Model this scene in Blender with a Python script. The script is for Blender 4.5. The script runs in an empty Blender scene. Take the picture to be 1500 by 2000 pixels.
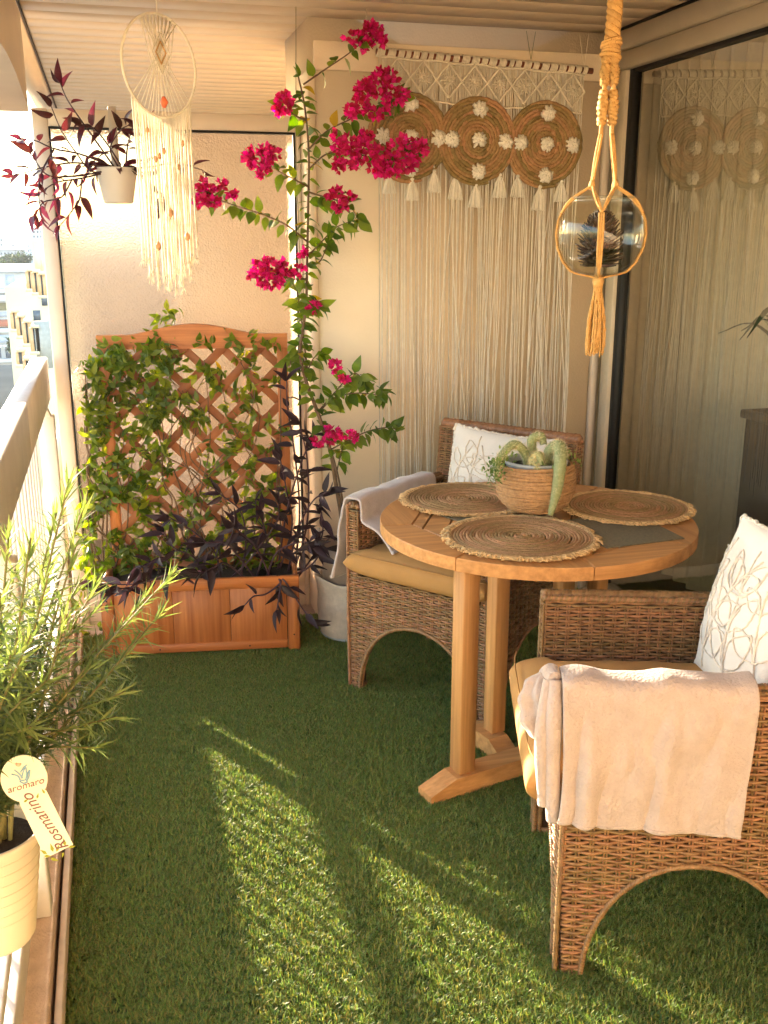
import bpy, math, random
import numpy as np
from mathutils import Vector, Matrix

random.seed(7)
rng = np.random.default_rng(7)
scn = bpy.context.scene
col = scn.collection

# ------------------------------------------------------------------ camera
CAM_H, YAW, PITCH, FPX = 1.61, math.radians(15.2), math.radians(15.5), 1950.0
FW = np.array([math.sin(YAW)*math.cos(PITCH), math.cos(YAW)*math.cos(PITCH), -math.sin(PITCH)])
RT = np.array([math.cos(YAW), -math.sin(YAW), 0.0])
UP = np.cross(RT, FW)
CP = np.array([0.0, 0.0, CAM_H])
cam_d = bpy.data.cameras.new('camera')
cam_d.sensor_fit = 'VERTICAL'
cam_d.sensor_height = 36.0
cam_d.lens = 36.0*FPX/2000.0
cam_d.clip_start = 0.05
cam_d.clip_end = 6000.0
cam = bpy.data.objects.new('camera', cam_d)
col.objects.link(cam)
cam.matrix_world = Matrix(((RT[0], UP[0], -FW[0], CP[0]), (RT[1], UP[1], -FW[1], CP[1]),
                           (RT[2], UP[2], -FW[2], CP[2]), (0, 0, 0, 1)))
scn.camera = cam

# ------------------------------------------------------------------ sky, sun, exposure
SUN_EL, SUN_AZ = math.radians(9.5), math.radians(-28.0)     # azimuth from +Y, negative towards -X
TO_SUN = Vector((math.sin(SUN_AZ)*math.cos(SUN_EL), math.cos(SUN_AZ)*math.cos(SUN_EL), math.sin(SUN_EL)))
world = bpy.data.worlds.new('World')
scn.world = world
world.use_nodes = True
wn, wl = world.node_tree.nodes, world.node_tree.links
bg = wn['Background']
sky = wn.new('ShaderNodeTexSky')
sky.sky_type = 'NISHITA'
sky.sun_disc = False
sky.sun_elevation = SUN_EL
sky.sun_rotation = SUN_AZ
sky.air_density = 1.0
sky.dust_density = 0.5
sky.ozone_density = 1.0
wl.new(sky.outputs[0], bg.inputs[0])
bg.inputs[1].default_value = 0.15
sun_d = bpy.data.lights.new('sun', 'SUN')
sun_d.energy = 4.0
sun_d.angle = math.radians(0.6)
sun_d.color = (1.0, 0.82, 0.60)
sun = bpy.data.objects.new('sun', sun_d)
col.objects.link(sun)
sun.rotation_euler = TO_SUN.to_track_quat('Z', 'Y').to_euler()
sun.location = (-6, 12, 8)
scn.view_settings.view_transform = 'Standard'
scn.view_settings.look = 'None'
scn.view_settings.gamma = 1.0
scn.view_settings.exposure = 3.12
scn.cycles.max_bounces = 8
scn.cycles.diffuse_bounces = 4
scn.cycles.transparent_max_bounces = 16
scn.cycles.use_adaptive_sampling = True
scn.cycles.adaptive_threshold = .025
scn.cycles.use_denoising = True

# ------------------------------------------------------------------ picture point -> place
def P(u, v, y):
    d = FW*FPX + RT*(u-750.0) - UP*(v-1000.0)
    return CP + d*(y/d[1])
def PX(u, v, x):
    d = FW*FPX + RT*(u-750.0) - UP*(v-1000.0)
    return CP + d*(x/d[0])
def PZ(u, v, z):
    d = FW*FPX + RT*(u-750.0) - UP*(v-1000.0)
    return CP + d*((z-CAM_H)/d[2])

# ------------------------------------------------------------------ mesh collecting
class MB:
    def __init__(self):
        self.v, self.q, self.t, self.n = [], [], [], 0
        self.poly = []
    def add(self, verts, quads=None, tris=None):
        verts = np.asarray(verts, float)
        self.v.append(verts)
        if quads is not None and len(quads): self.q.append(np.asarray(quads, int) + self.n)
        if tris is not None and len(tris): self.t.append(np.asarray(tris, int) + self.n)
        self.n += len(verts)
        return self
    def obox(self, c, ax, ay, az, ch=0.0):
        """box about c with half-extent vectors; chamfered corners"""
        c, ax, ay, az = [np.asarray(a, float) for a in (c, ax, ay, az)]
        la, lb, lc = [max(np.linalg.norm(a), 1e-9) for a in (ax, ay, az)]
        ch = min(ch, .45*min(la, lb, lc)*2)
        if ch <= 0:
            V = [c + sx*ax + sy*ay + sz*az for sz in (-1, 1) for sy in (-1, 1) for sx in (-1, 1)]
            return self.add(V, [(0, 2, 3, 1), (4, 5, 7, 6), (0, 1, 5, 4), (2, 6, 7, 3), (0, 4, 6, 2), (1, 3, 7, 5)])
        ka, kb, kc = 1-ch/la, 1-ch/lb, 1-ch/lc
        V, idx = [], {}
        for sx in (-1, 1):
            for sy in (-1, 1):
                for sz in (-1, 1):
                    for k, (fa, fb, fc) in enumerate(((1, kb, kc), (ka, 1, kc), (ka, kb, 1))):
                        idx[(sx, sy, sz, k)] = len(V)
                        V.append(c + sx*fa*ax + sy*fb*ay + sz*fc*az)
        I = lambda *a: idx[a]
        Q, T = [], []
        for s in (-1, 1):
            Q.append([I(s, -1, -1, 0), I(s, 1, -1, 0), I(s, 1, 1, 0), I(s, -1, 1, 0)][::s])
            Q.append([I(-1, s, -1, 1), I(-1, s, 1, 1), I(1, s, 1, 1), I(1, s, -1, 1)][::s])
            Q.append([I(-1, -1, s, 2), I(1, -1, s, 2), I(1, 1, s, 2), I(-1, 1, s, 2)][::s])
        for a in (-1, 1):
            for b in (-1, 1):
                f = a*b
                Q.append([I(a, b, -1, 0), I(a, b, -1, 1), I(a, b, 1, 1), I(a, b, 1, 0)][::f])
                Q.append([I(a, -1, b, 0), I(a, 1, b, 0), I(a, 1, b, 2), I(a, -1, b, 2)][::f])
                Q.append([I(-1, a, b, 1), I(-1, a, b, 2), I(1, a, b, 2), I(1, a, b, 1)][::f])
                for cz in (-1, 1):
                    T.append([I(a, b, cz, 0), I(a, b, cz, 1), I(a, b, cz, 2)][::a*b*cz])
        return self.add(V, Q, T)
    def box(self, x0, x1, y0, y1, z0, z1, ch=0.0):
        return self.obox(((x0+x1)/2, (y0+y1)/2, (z0+z1)/2), ((x1-x0)/2, 0, 0), (0, (y1-y0)/2, 0), (0, 0, (z1-z0)/2), ch)
    def beam(self, a, b, w, h, up=(0, 0, 1), ch=0.0):
        a, b, up = [np.asarray(x, float) for x in (a, b, up)]
        d = b-a; L = np.linalg.norm(d); d /= L
        s = np.cross(d, up); s /= np.linalg.norm(s); t = np.cross(s, d)
        return self.obox((a+b)/2, d*L/2, s*w/2, t*h/2, ch)
    def tube(self, pts, r, n=6, ref=None, caps=True, flat=1.0):
        pts = np.asarray(pts, float); k = len(pts)
        tg = np.gradient(pts, axis=0); tg /= np.maximum(np.linalg.norm(tg, axis=1, keepdims=True), 1e-9)
        if ref is None:
            m = np.abs(tg).sum(0); ref = np.zeros(3); ref[np.argmin(m)] = 1
        ref = np.asarray(ref, float)
        s = np.cross(tg, ref); ln = np.linalg.norm(s, axis=1, keepdims=True)
        s = np.where(ln > 1e-6, s/np.maximum(ln, 1e-9), np.array([1., 0, 0]))
        t = np.cross(s, tg)
        r = np.broadcast_to(np.asarray(r, float), (k,))
        a = np.arange(n)*2*np.pi/n + np.pi/n
        ring = pts[:, None, :] + r[:, None, None]*(np.cos(a)[None, :, None]*s[:, None, :] + flat*np.sin(a)[None, :, None]*t[:, None, :])
        i = np.arange(k-1)[:, None]*n; j = np.arange(n)[None, :]; j2 = (j+1) % n
        Q = np.stack([i+j, i+j2, i+n+j2, i+n+j], -1).reshape(-1, 4)
        V = ring.reshape(-1, 3)
        T = None
        if caps:
            V = np.vstack([V, pts[:1], pts[-1:]])
            jj = np.arange(n)
            T = np.vstack([np.stack([np.full(n, k*n), (jj+1) % n, jj], -1),
                           np.stack([np.full(n, k*n+1), (k-1)*n+jj, (k-1)*n+(jj+1) % n], -1)])
        return self.add(V, Q, T)
    def lathe(self, prof, c=(0, 0, 0), n=40, wob=None):
        """prof: list of (radius, z)"""
        c = np.asarray(c, float); k = len(prof)
        a = np.arange(n)*2*np.pi/n
        V = np.zeros((k, n, 3))
        for i, (r, z) in enumerate(prof):
            rr = np.full(n, r, float); zz = np.full(n, z, float)
            if wob is not None: rr, zz = wob(i, a, rr, zz)
            V[i, :, 0] = c[0]+rr*np.cos(a); V[i, :, 1] = c[1]+rr*np.sin(a); V[i, :, 2] = c[2]+zz
        i = np.arange(k-1)[:, None]*n; j = np.arange(n)[None, :]; j2 = (j+1) % n
        Q = np.stack([i+j, i+j2, i+n+j2, i+n+j], -1).reshape(-1, 4)
        return self.add(V.reshape(-1, 3), Q)
    def grid(self, G, closed_u=False):
        G = np.asarray(G, float); a, b = G.shape[:2]
        i = np.arange(a-1)[:, None]*b; j = np.arange(b-1)[None, :]
        Q = np.stack([i+j, i+j+1, i+b+j+1, i+b+j], -1).reshape(-1, 4)
        return self.add(G.reshape(-1, 3), Q)
    def prism(self, poly, off):
        """closed outline (k,3) pushed along the vector off"""
        poly = np.asarray(poly, float); k = len(poly); off = np.asarray(off, float)
        V = np.vstack([poly, poly+off])
        i = np.arange(k); i2 = (i+1) % k
        Q = np.stack([i, i2, i2+k, i+k], -1)
        base = self.n
        self.add(V, Q)
        self.poly.append([base+a for a in range(k)][::-1]); self.poly.append([base+k+a for a in range(k)])
        return self
    def mesh(self, name, smooth=False):
        me = bpy.data.meshes.new(name)
        V = np.vstack(self.v) if self.v else np.zeros((0, 3))
        F = []
        if not self.poly:
            q = np.vstack(self.q) if self.q else np.zeros((0, 4), int)
            t = np.vstack(self.t) if self.t else np.zeros((0, 3), int)
            nl = len(q)*4+len(t)*3
            me.vertices.add(len(V)); me.vertices.foreach_set('co', V.astype(np.float32).ravel())
            me.loops.add(nl); me.loops.foreach_set('vertex_index', np.concatenate([q.ravel(), t.ravel()]).astype(np.int32))
            me.polygons.add(len(q)+len(t))
            st = np.concatenate([np.arange(len(q))*4, len(q)*4+np.arange(len(t))*3]).astype(np.int32)
            me.polygons.foreach_set('loop_start', st)
            me.update(calc_edges=True); me.validate()
        else:
            for a in self.q: F += a.tolist()
            for a in self.t: F += a.tolist()
            me.from_pydata(V.tolist(), [], F+self.poly)
            me.update()
        if smooth: me.polygons.foreach_set('use_smooth', np.ones(len(me.polygons), bool))
        return me
    def build(self, name, mat, parent=None, smooth=False):
        return place(self.mesh(name, smooth), name, mat, parent)

WORLD = {}
def place(me, name, mat=None, parent=None, mw=None):
    if mat is not None and not me.materials: me.materials.append(mat)
    o = bpy.data.objects.new(name, me)
    col.objects.link(o)
    if mw is not None: o.matrix_basis = mw
    WORLD[o] = o.matrix_basis.copy()
    if parent is not None:
        o.parent = parent
        o.matrix_parent_inverse = WORLD[parent].inverted()
    return o
def tag(o, label, cat, group=None):
    o['label'] = label; o['category'] = cat
    if group: o['group'] = group
    return o
def thing(name, label, cat, loc=(0, 0, 0), group=None):
    o = bpy.data.objects.new(name, None)
    o.empty_display_size = .1
    col.objects.link(o)
    o.matrix_basis = Matrix.Translation(Vector([float(a) for a in loc]))
    WORLD[o] = o.matrix_basis.copy()
    return tag(o, label, cat, group)
def struct(o): o['kind'] = 'structure'; return o
def stuff(o): o['kind'] = 'stuff'; return o
def clone_tree(root, mw):
    r = root.copy(); col.objects.link(r); r.matrix_basis = mw
    for ch in list(root.children):
        c = ch.copy(); col.objects.link(c); c.parent = r; c.matrix_parent_inverse = ch.matrix_parent_inverse.copy()
        for g in list(ch.children):
            d = g.copy(); col.objects.link(d); d.parent = c; d.matrix_parent_inverse = g.matrix_parent_inverse.copy()
    return r

# smooth curve through points
def spline(pts, n=24):
    pts = np.asarray(pts, float)
    if len(pts) < 3:
        t = np.linspace(0, 1, n)[:, None]; return pts[0]*(1-t)+pts[-1]*t
    p = np.vstack([2*pts[0]-pts[1], pts, 2*pts[-1]-pts[-2]])
    out = []; m = len(pts)-1
    for s in np.linspace(0, m, n):
        i = min(int(s), m-1); f = s-i
        a, b, c, d = p[i:i+4]
        out.append(.5*((2*b)+(-a+c)*f+(2*a-5*b+4*c-d)*f*f+(-a+3*b-3*c+d)*f**3))
    return np.array(out)
def unit(v):
    v = np.asarray(v, float); return v/max(np.linalg.norm(v), 1e-9)

# ------------------------------------------------------------------ materials
def lin(c):
    """sRGB 0-255 -> linear"""
    return tuple((x/255/12.92 if x/255 <= .04045 else ((x/255+.055)/1.055)**2.4) for x in c)
def M(name, c, c2=None, rough=.6, scale=8., stretch=(1, 1, 1), bump=0., bscale=150., var=.12, spec=.4, metal=0.,
      sheen=0., trans=0., island=0., detail=5., bstretch=None, subs=0.0):
    m = bpy.data.materials.new(name); m.use_nodes = True
    N, L = m.node_tree.nodes, m.node_tree.links
    b = N['Principled BSDF']
    tc = N.new('ShaderNodeTexCoord')
    oi = N.new('ShaderNodeObjectInfo')
    ge = N.new('ShaderNodeNewGeometry')
    mp = N.new('ShaderNodeMapping'); mp.inputs['Scale'].default_value = stretch
    off = N.new('ShaderNodeVectorMath'); off.operation = 'MULTIPLY_ADD'
    rv = N.new('ShaderNodeCombineXYZ')
    for k in range(3): L.new(oi.outputs['Random'], rv.inputs[k])
    off.inputs[1].default_value = (7.3, 5.1, 3.7)
    L.new(rv.outputs[0], off.inputs[0]); L.new(tc.outputs['Object'], off.inputs[2])
    L.new(off.outputs[0], mp.inputs['Vector'])
    nz = N.new('ShaderNodeTexNoise'); nz.inputs['Scale'].default_value = scale; nz.inputs['Detail'].default_value = detail
    nz.inputs['Roughness'].default_value = .6
    L.new(mp.outputs[0], nz.inputs['Vector'])
    c = np.array(c[:3], float)
    lo, hi = (c*(1-var), np.minimum(c*(1+var), 1)) if c2 is None else (np.array(c2, float), c)
    cr = N.new('ShaderNodeValToRGB')
    cr.color_ramp.elements[0].position = .32; cr.color_ramp.elements[0].color = (*lo, 1)
    cr.color_ramp.elements[1].position = .68; cr.color_ramp.elements[1].color = (*hi, 1)
    L.new(nz.outputs['Fac'], cr.inputs[0])
    out = cr.outputs[0]
    hs = N.new('ShaderNodeHueSaturation')
    sm = N.new('ShaderNodeMath'); sm.operation = 'ADD'
    L.new(oi.outputs['Random'], sm.inputs[0]); L.new(ge.outputs['Random Per Island'], sm.inputs[1])
    fr = N.new('ShaderNodeMath'); fr.operation = 'FRACT'; L.new(sm.outputs[0], fr.inputs[0])
    mr = N.new('ShaderNodeMapRange'); mr.inputs['To Min'].default_value = 1-island; mr.inputs['To Max'].default_value = 1+island
    L.new(fr.outputs[0], mr.inputs['Value']); L.new(mr.outputs[0], hs.inputs['Value'])
    if island > .2:
        mh = N.new('ShaderNodeMapRange'); mh.inputs['To Min'].default_value = .5+.035*island*2; mh.inputs['To Max'].default_value = .5-.035*island*2
        L.new(fr.outputs[0], mh.inputs['Value']); L.new(mh.outputs[0], hs.inputs['Hue'])
    L.new(out, hs.inputs['Color']); out = hs.outputs[0]
    L.new(out, b.inputs['Base Color'])
    b.inputs['Roughness'].default_value = rough
    b.inputs['Specular IOR Level'].default_value = spec
    b.inputs['Metallic'].default_value = metal
    if sheen: b.inputs['Sheen Weight'].default_value = sheen; b.inputs['Sheen Roughness'].default_value = .4
    if bump:
        n2 = N.new('ShaderNodeTexNoise'); n2.inputs['Scale'].default_value = bscale; n2.inputs['Detail'].default_value = 4
        if bstretch:
            m2 = N.new('ShaderNodeMapping'); m2.inputs['Scale'].default_value = bstretch
            L.new(off.outputs[0], m2.inputs['Vector']); L.new(m2.outputs[0], n2.inputs['Vector'])
        else:
            L.new(mp.outputs[0], n2.inputs['Vector'])
        bp = N.new('ShaderNodeBump'); bp.inputs['Strength'].default_value = min(bump, 1.0); bp.inputs['Distance'].default_value = .004*max(bump, 1)
        L.new(n2.outputs['Fac'], bp.inputs['Height']); L.new(bp.outputs[0], b.inputs['Normal'])
    if trans:
        tl = N.new('ShaderNodeBsdfTranslucent'); mx = N.new('ShaderNodeMixShader'); mx.inputs[0].default_value = trans
        h2 = N.new('ShaderNodeHueSaturation'); h2.inputs['Saturation'].default_value = 1.15; h2.inputs['Value'].default_value = 1.6
        L.new(out, h2.inputs['Color']); L.new(h2.outputs[0], tl.inputs['Color'])
        L.new(b.outputs[0], mx.inputs[1]); L.new(tl.outputs[0], mx.inputs[2])
        L.new(mx.outputs[0], N['Material Output'].inputs['Surface'])
    return m
def wood(name, c, c2, axis, rough=.5, fine=46.):
    s = [3., 3., 3.]; s = [fine if k != axis else 1.6 for k in range(3)]
    return M(name, c, c2, rough=rough, scale=1.0, stretch=s, bump=.3, bscale=3.0, island=.14, detail=8)

K = {}
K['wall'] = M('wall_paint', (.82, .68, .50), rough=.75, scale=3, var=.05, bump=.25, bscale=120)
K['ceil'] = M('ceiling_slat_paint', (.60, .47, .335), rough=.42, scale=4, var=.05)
K['ceil_gap'] = M('ceiling_gap', (.25, .2, .15), rough=.8)
K['alu'] = M('aluminium_paint', (.70, .60, .50), rough=.38, scale=6, var=.05, bump=.05, bscale=60)
K['alu2'] = M('door_frame_paint', (.58, .49, .36), rough=.4, scale=6, var=.06)
K['black'] = M('rubber_seal', (.012, .011, .010), rough=.6)
K['rail'] = M('rail_paint', (.84, .77, .68), rough=.45, scale=10, var=.07, bump=.1, bscale=80)
K['stone'] = M('kerb_render', (.76, .58, .45), (.62, .45, .34), rough=.9, scale=26, bump=.9, bscale=170)
K['slab'] = M('slab_paint', (.72, .70, .67), rough=.8, scale=12, var=.12, bump=.3)
K['skirt'] = M('edge_strip_paint', (.70, .56, .44), rough=.6, scale=12, var=.1)
K['dark'] = M('gap_shade', (.06, .04, .03), rough=.8)
K['oak_x'] = wood('teak_grain_x', (.66, .33, .115), (.42, .185, .055), 0)
K['oak_y'] = wood('teak_grain_y', (.66, .33, .115), (.42, .185, .055), 1)
K['oak_z'] = wood('teak_grain_z', (.66, .33, .115), (.42, .185, .055), 2)
K['pl_x'] = wood('stained_pine_x', (.54, .19, .05), (.31, .09, .021), 0)
K['pl_z'] = wood('stained_pine_z', (.54, .19, .05), (.31, .09, .021), 2)
K['lath'] = M('stained_lath', (.36, .13, .045), (.26, .085, .03), rough=.6, scale=6, island=.1)
K['wicker'] = M('wicker_strand', (.37, .195, .080), (.185, .085, .032), rough=.42, scale=40, island=.22, spec=.5)
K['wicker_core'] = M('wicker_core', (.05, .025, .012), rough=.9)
K['cushion'] = M('cushion_canvas', (.44, .225, .07), rough=.85, scale=14, var=.06, bump=.2, bscale=500)
K['blanket'] = M('fleece_blanket', (.57, .445, .38), (.50, .385, .325), rough=.95, scale=30, bump=1.0, bscale=150, sheen=.3)
K['pillow'] = M('pillow_cotton', (.78, .73, .66), rough=.9, scale=16, var=.04, bump=.3, bscale=300, sheen=.3)
K['tuft'] = M('pillow_tufting', (.80, .71, .60), rough=.95, scale=60, var=.15, bump=.5, bscale=400, sheen=.4)
K['jute'] = M('jute_rope', (.49, .30, .135), (.33, .185, .075), rough=.85, scale=90, bump=.6, bscale=300, island=.22)
K['jute_lt'] = M('jute_fringe', (.66, .44, .21), rough=.9, scale=60, var=.2, island=.2)
K['rope'] = M('hanger_rope', (.68, .40, .14), (.54, .29, .085), rough=.85, scale=80, bump=.6, bscale=350, island=.1)
K['disc'] = M('seagrass_rope', (.44, .28, .12), (.27, .16, .06), rough=.85, scale=70, bump=.8, bscale=260, island=.32)
K['cotton'] = M('cotton_cord', (.80, .71, .56), rough=.95, scale=60, var=.07, bump=.4, bscale=500, island=.06)
K['cotton2'] = M('curtain_cord', (.84, .78, .68), rough=.95, scale=30, var=.08, island=.10)
K['pompom'] = M('white_yarn', (.85, .80, .70), rough=.95, scale=60, var=.06, island=.08)
K['rod'] = M('rod_wood', (.25, .075, .03), (.16, .045, .02), rough=.5, scale=20)
K['leaf_b'] = M('bougainvillea_leaf', (.145, .215, .022), (.085, .145, .015), rough=.42, scale=30, island=.35, trans=.42)
K['bract'] = M('bougainvillea_bract', (.70, .012, .19), (.42, .003, .08), rough=.6, scale=40, island=.42, trans=.38)
K['leaf_j'] = M('jasmine_leaf', (.19, .235, .028), (.10, .15, .016), rough=.38, scale=30, island=.45, trans=.46)
K['leaf_y'] = M('yellow_leaf', (.42, .30, .02), rough=.5, scale=30, island=.3, trans=.45)
K['leaf_p'] = M('purple_leaf', (.044, .022, .026), (.024, .012, .015), rough=.5, scale=30, island=.3, trans=.2, spec=.3)
K['leaf_r'] = M('red_purple_leaf', (.10, .022, .026), (.045, .012, .018), rough=.36, scale=30, island=.4, trans=.38)
K['needle'] = M('rosemary_needle', (.15, .185, .07), (.085, .125, .045), rough=.5, scale=40, island=.4, trans=.4)
K['stem'] = M('woody_stem', (.14, .085, .045), rough=.8, scale=60, var=.25, bump=.5, bscale=200)
K['stem_p'] = M('purple_stem', (.06, .025, .035), rough=.55, scale=60, var=.2)
K['stem_g'] = M('green_stem', (.22, .19, .06), rough=.7, scale=60, var=.2)
K['soil'] = M('potting_soil', (.035, .022, .014), rough=1, scale=60, var=.4, bump=1.0, bscale=120)
K['pot_w'] = M('white_metal_pot', (.62, .56, .49), rough=.42, scale=8, var=.04)
K['pot_c'] = M('cream_plastic_pot', (.78, .66, .46), rough=.48, scale=8, var=.04, trans=.12)
K['pot_t'] = M('taupe_plastic_pot', (.36, .27, .21), rough=.6, scale=20, var=.06)
K['pot_s'] = M('stone_pot', (.52, .43, .34), rough=.75, scale=26, var=.12, bump=.7, bscale=70)
K['pot_g'] = M('grey_pot', (.35, .38, .40), rough=.45, var=.05)
K['cactus'] = M('cactus_skin', (.36, .38, .19), (.24, .29, .12), rough=.7, scale=60, bump=.5, bscale=220)
K['spine'] = M('cactus_spines', (.80, .72, .48), rough=.7, trans=.3)
K['succ'] = M('succulent_leaf', (.20, .30, .08), rough=.5, island=.3, trans=.25)
K['cone'] = M('pine_cone_scale', (.06, .032, .02), (.03, .016, .01), rough=.7, scale=30, island=.3)
K['mat'] = M('woven_vinyl_mat', (.27, .22, .13), (.14, .115, .07), rough=.7, scale=90, var=.3, bump=1.0, bscale=160, stretch=(1, 3.0, 1))
K['tagc'] = M('plant_label_card', (.86, .79, .56), rough=.6, var=.03)
K['shell'] = M('shell_bead', (.66, .36, .17), (.5, .24, .1), rough=.4, scale=40)
K['petal'] = M('coral_bead', (.75, .16, .06), rough=.5)

def schlick(N, L, f0, normal=None):
    lw = N.new('ShaderNodeLayerWeight'); lw.inputs['Blend'].default_value = .5
    if normal is not None: L.new(normal, lw.inputs['Normal'])
    pw = N.new('ShaderNodeMath'); pw.operation = 'POWER'; pw.inputs[1].default_value = 4.0
    L.new(lw.outputs['Facing'], pw.inputs[0])
    ma = N.new('ShaderNodeMath'); ma.operation = 'MULTIPLY_ADD'; ma.inputs[1].default_value = 1-f0; ma.inputs[2].default_value = f0
    L.new(pw.outputs[0], ma.inputs[0])
    return ma.outputs[0]
def glass_material(name, tint, f0, rough_r):
    m = bpy.data.materials.new(name); m.use_nodes = True
    N, L = m.node_tree.nodes, m.node_tree.links
    for n in list(N):
        if n.type == 'BSDF_PRINCIPLED': N.remove(n)
    tr = N.new('ShaderNodeBsdfTransparent'); tr.inputs[0].default_value = (*tint, 1)
    gl = N.new('ShaderNodeBsdfGlossy'); gl.inputs['Roughness'].default_value = rough_r
    mx = N.new('ShaderNodeMixShader')
    L.new(schlick(N, L, f0), mx.inputs[0]); L.new(tr.outputs[0], mx.inputs[1]); L.new(gl.outputs[0], mx.inputs[2])
    L.new(mx.outputs[0], N['Material Output'].inputs['Surface'])
    return m
K['door_glass'] = glass_material('door_glass', (.93, .91, .82), .36, .012)
K['bowl_glass'] = glass_material('bowl_glass', (.93, .94, .89), .06, .01)

def frosted():
    m = bpy.data.materials.new('obscured_glass'); m.use_nodes = True
    N, L = m.node_tree.nodes, m.node_tree.links
    for n in list(N):
        if n.type == 'BSDF_PRINCIPLED': N.remove(n)
    tc = N.new('ShaderNodeTexCoord')
    vo = N.new('ShaderNodeTexVoronoi'); vo.inputs['Scale'].default_value = 150; vo.feature = 'SMOOTH_F1'
    nz = N.new('ShaderNodeTexNoise'); nz.inputs['Scale'].default_value = 110; nz.inputs['Detail'].default_value = 3
    L.new(tc.outputs['Object'], vo.inputs['Vector']); L.new(tc.outputs['Object'], nz.inputs['Vector'])
    ad = N.new('ShaderNodeMath'); ad.operation = 'ADD'; L.new(vo.outputs['Distance'], ad.inputs[0]); L.new(nz.outputs['Fac'], ad.inputs[1])
    bp = N.new('ShaderNodeBump'); bp.inputs['Strength'].default_value = .6; bp.inputs['Distance'].default_value = .003
    L.new(ad.outputs[0], bp.inputs['Height'])
    tl = N.new('ShaderNodeBsdfTranslucent'); tl.inputs['Color'].default_value = (.086, .060, .042, 1)
    rf = N.new('ShaderNodeBsdfRefraction'); rf.inputs['Roughness'].default_value = .26; rf.inputs['IOR'].default_value = 1.08; rf.inputs['Color'].default_value = (.50, .43, .36, 1)
    gl = N.new('ShaderNodeBsdfGlossy'); gl.inputs['Roughness'].default_value = .30; gl.inputs['Color'].default_value = (.9, .85, .8, 1)
    df = N.new('ShaderNodeBsdfDiffuse'); df.inputs['Color'].default_value = (.66, .56, .44, 1)
    tr = N.new('ShaderNodeBsdfTransparent'); tr.inputs[0].default_value = (.95, .92, .88, 1)
    for s in (tl, gl, df, rf): L.new(bp.outputs[0], s.inputs['Normal'])
    def mix(f, a_, b_):
        x = N.new('ShaderNodeMixShader'); x.inputs[0].default_value = f
        L.new(a_.outputs[0], x.inputs[1]); L.new(b_.outputs[0], x.inputs[2]); return x
    m1 = mix(.22, tl, df)
    m2 = mix(.46, m1, rf)
    m2 = mix(.05, m2, tr)
    m3 = N.new('ShaderNodeMixShader'); L.new(schlick(N, L, .07, bp.outputs[0]), m3.inputs[0]); L.new(m2.outputs[0], m3.inputs[1]); L.new(gl.outputs[0], m3.inputs[2])
    L.new(m3.outputs[0], N['Material Output'].inputs['Surface'])
    return m
K['frosted'] = frosted()

# ================================================================== the setting
YW, YG, ZC = 4.03, 4.20, 2.40          # wall face, glass partition, ceiling
XR = 2.075                             # plane of the sliding door
struct(MB().box(-.29, XR+.12, -2.2, 4.3, -.25, 0.0).build('floor', K['stone']))
struct(MB().box(-.29, XR+.12, 4.302, 9.0, -.25, 0.0).build('neighbour_floor', M('low_bounce_brown', (.12, .075, .05), rough=.6, scale=4, var=.2)))  # split off and darkened to cut light bounced onto the ceiling
struct(MB().box(-.62, -.285, -2.2, 4.4, -.25, .045).build('balcony_edge', K['slab']))
# kerb with rough render, in poured lengths
kb = struct(MB().box(-.283, -.216, -2.2, 4.14, 0.0, .10, .006).build('kerb', K['stone']))
MB().box(-.208, -.192, -2.2, 4.13, 0.0, .068, .003).build('edge_strip', K['skirt'], kb)
# ceiling: a backing sheet with boards hung below it
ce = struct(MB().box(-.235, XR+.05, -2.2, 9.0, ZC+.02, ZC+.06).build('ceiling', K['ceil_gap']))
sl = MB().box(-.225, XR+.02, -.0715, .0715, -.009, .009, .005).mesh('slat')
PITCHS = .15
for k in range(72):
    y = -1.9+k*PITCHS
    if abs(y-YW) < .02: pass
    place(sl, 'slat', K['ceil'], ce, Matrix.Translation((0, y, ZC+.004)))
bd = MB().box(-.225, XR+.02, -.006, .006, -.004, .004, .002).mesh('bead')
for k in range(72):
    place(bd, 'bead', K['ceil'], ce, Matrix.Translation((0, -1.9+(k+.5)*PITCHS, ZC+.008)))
# back wall with its pilaster return, header board and jamb
bw = struct(MB().box(.797, 2.06, YW, 4.52, 0.0, ZC).build('back_wall', K['wall']))
MB().box(.815, 2.058, YW-.022, YW+.002, 2.215, 2.318, .004).build('header_board', K['wall'], bw)
MB().box(.790, .822, YW-.012, YW+.165, 0.0, 2.215, .004).build('corner_trim', K['wall'], bw)
MB().box(2.032, 2.064, YW-.03, YW+.001, 0.0, 2.213, .004).build('door_jamb', K['alu'], bw)
MB().box(.824, 2.03, YW-.012, YW+.001, 0.0, .07, .003).build('skirting', K['wall'], bw)
struct(MB().box(1.75, 2.06, 4.525, 9.0, 0.0, ZC).build('neighbour_wall', K['wall']))
struct(MB().box(-.36, -.29, 4.6, 9.0, -.25, .45).build('light_block_parapet', K['wall']))  # unseen blocker, added to keep outside light off the ceiling
struct(MB().box(.55, 1.75, 8.0, 8.1, 0, 2.39).build('pane_backdrop_wall', K['wall']))  # added backdrop, gives the right part of the frosted pane its tan tone
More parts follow.
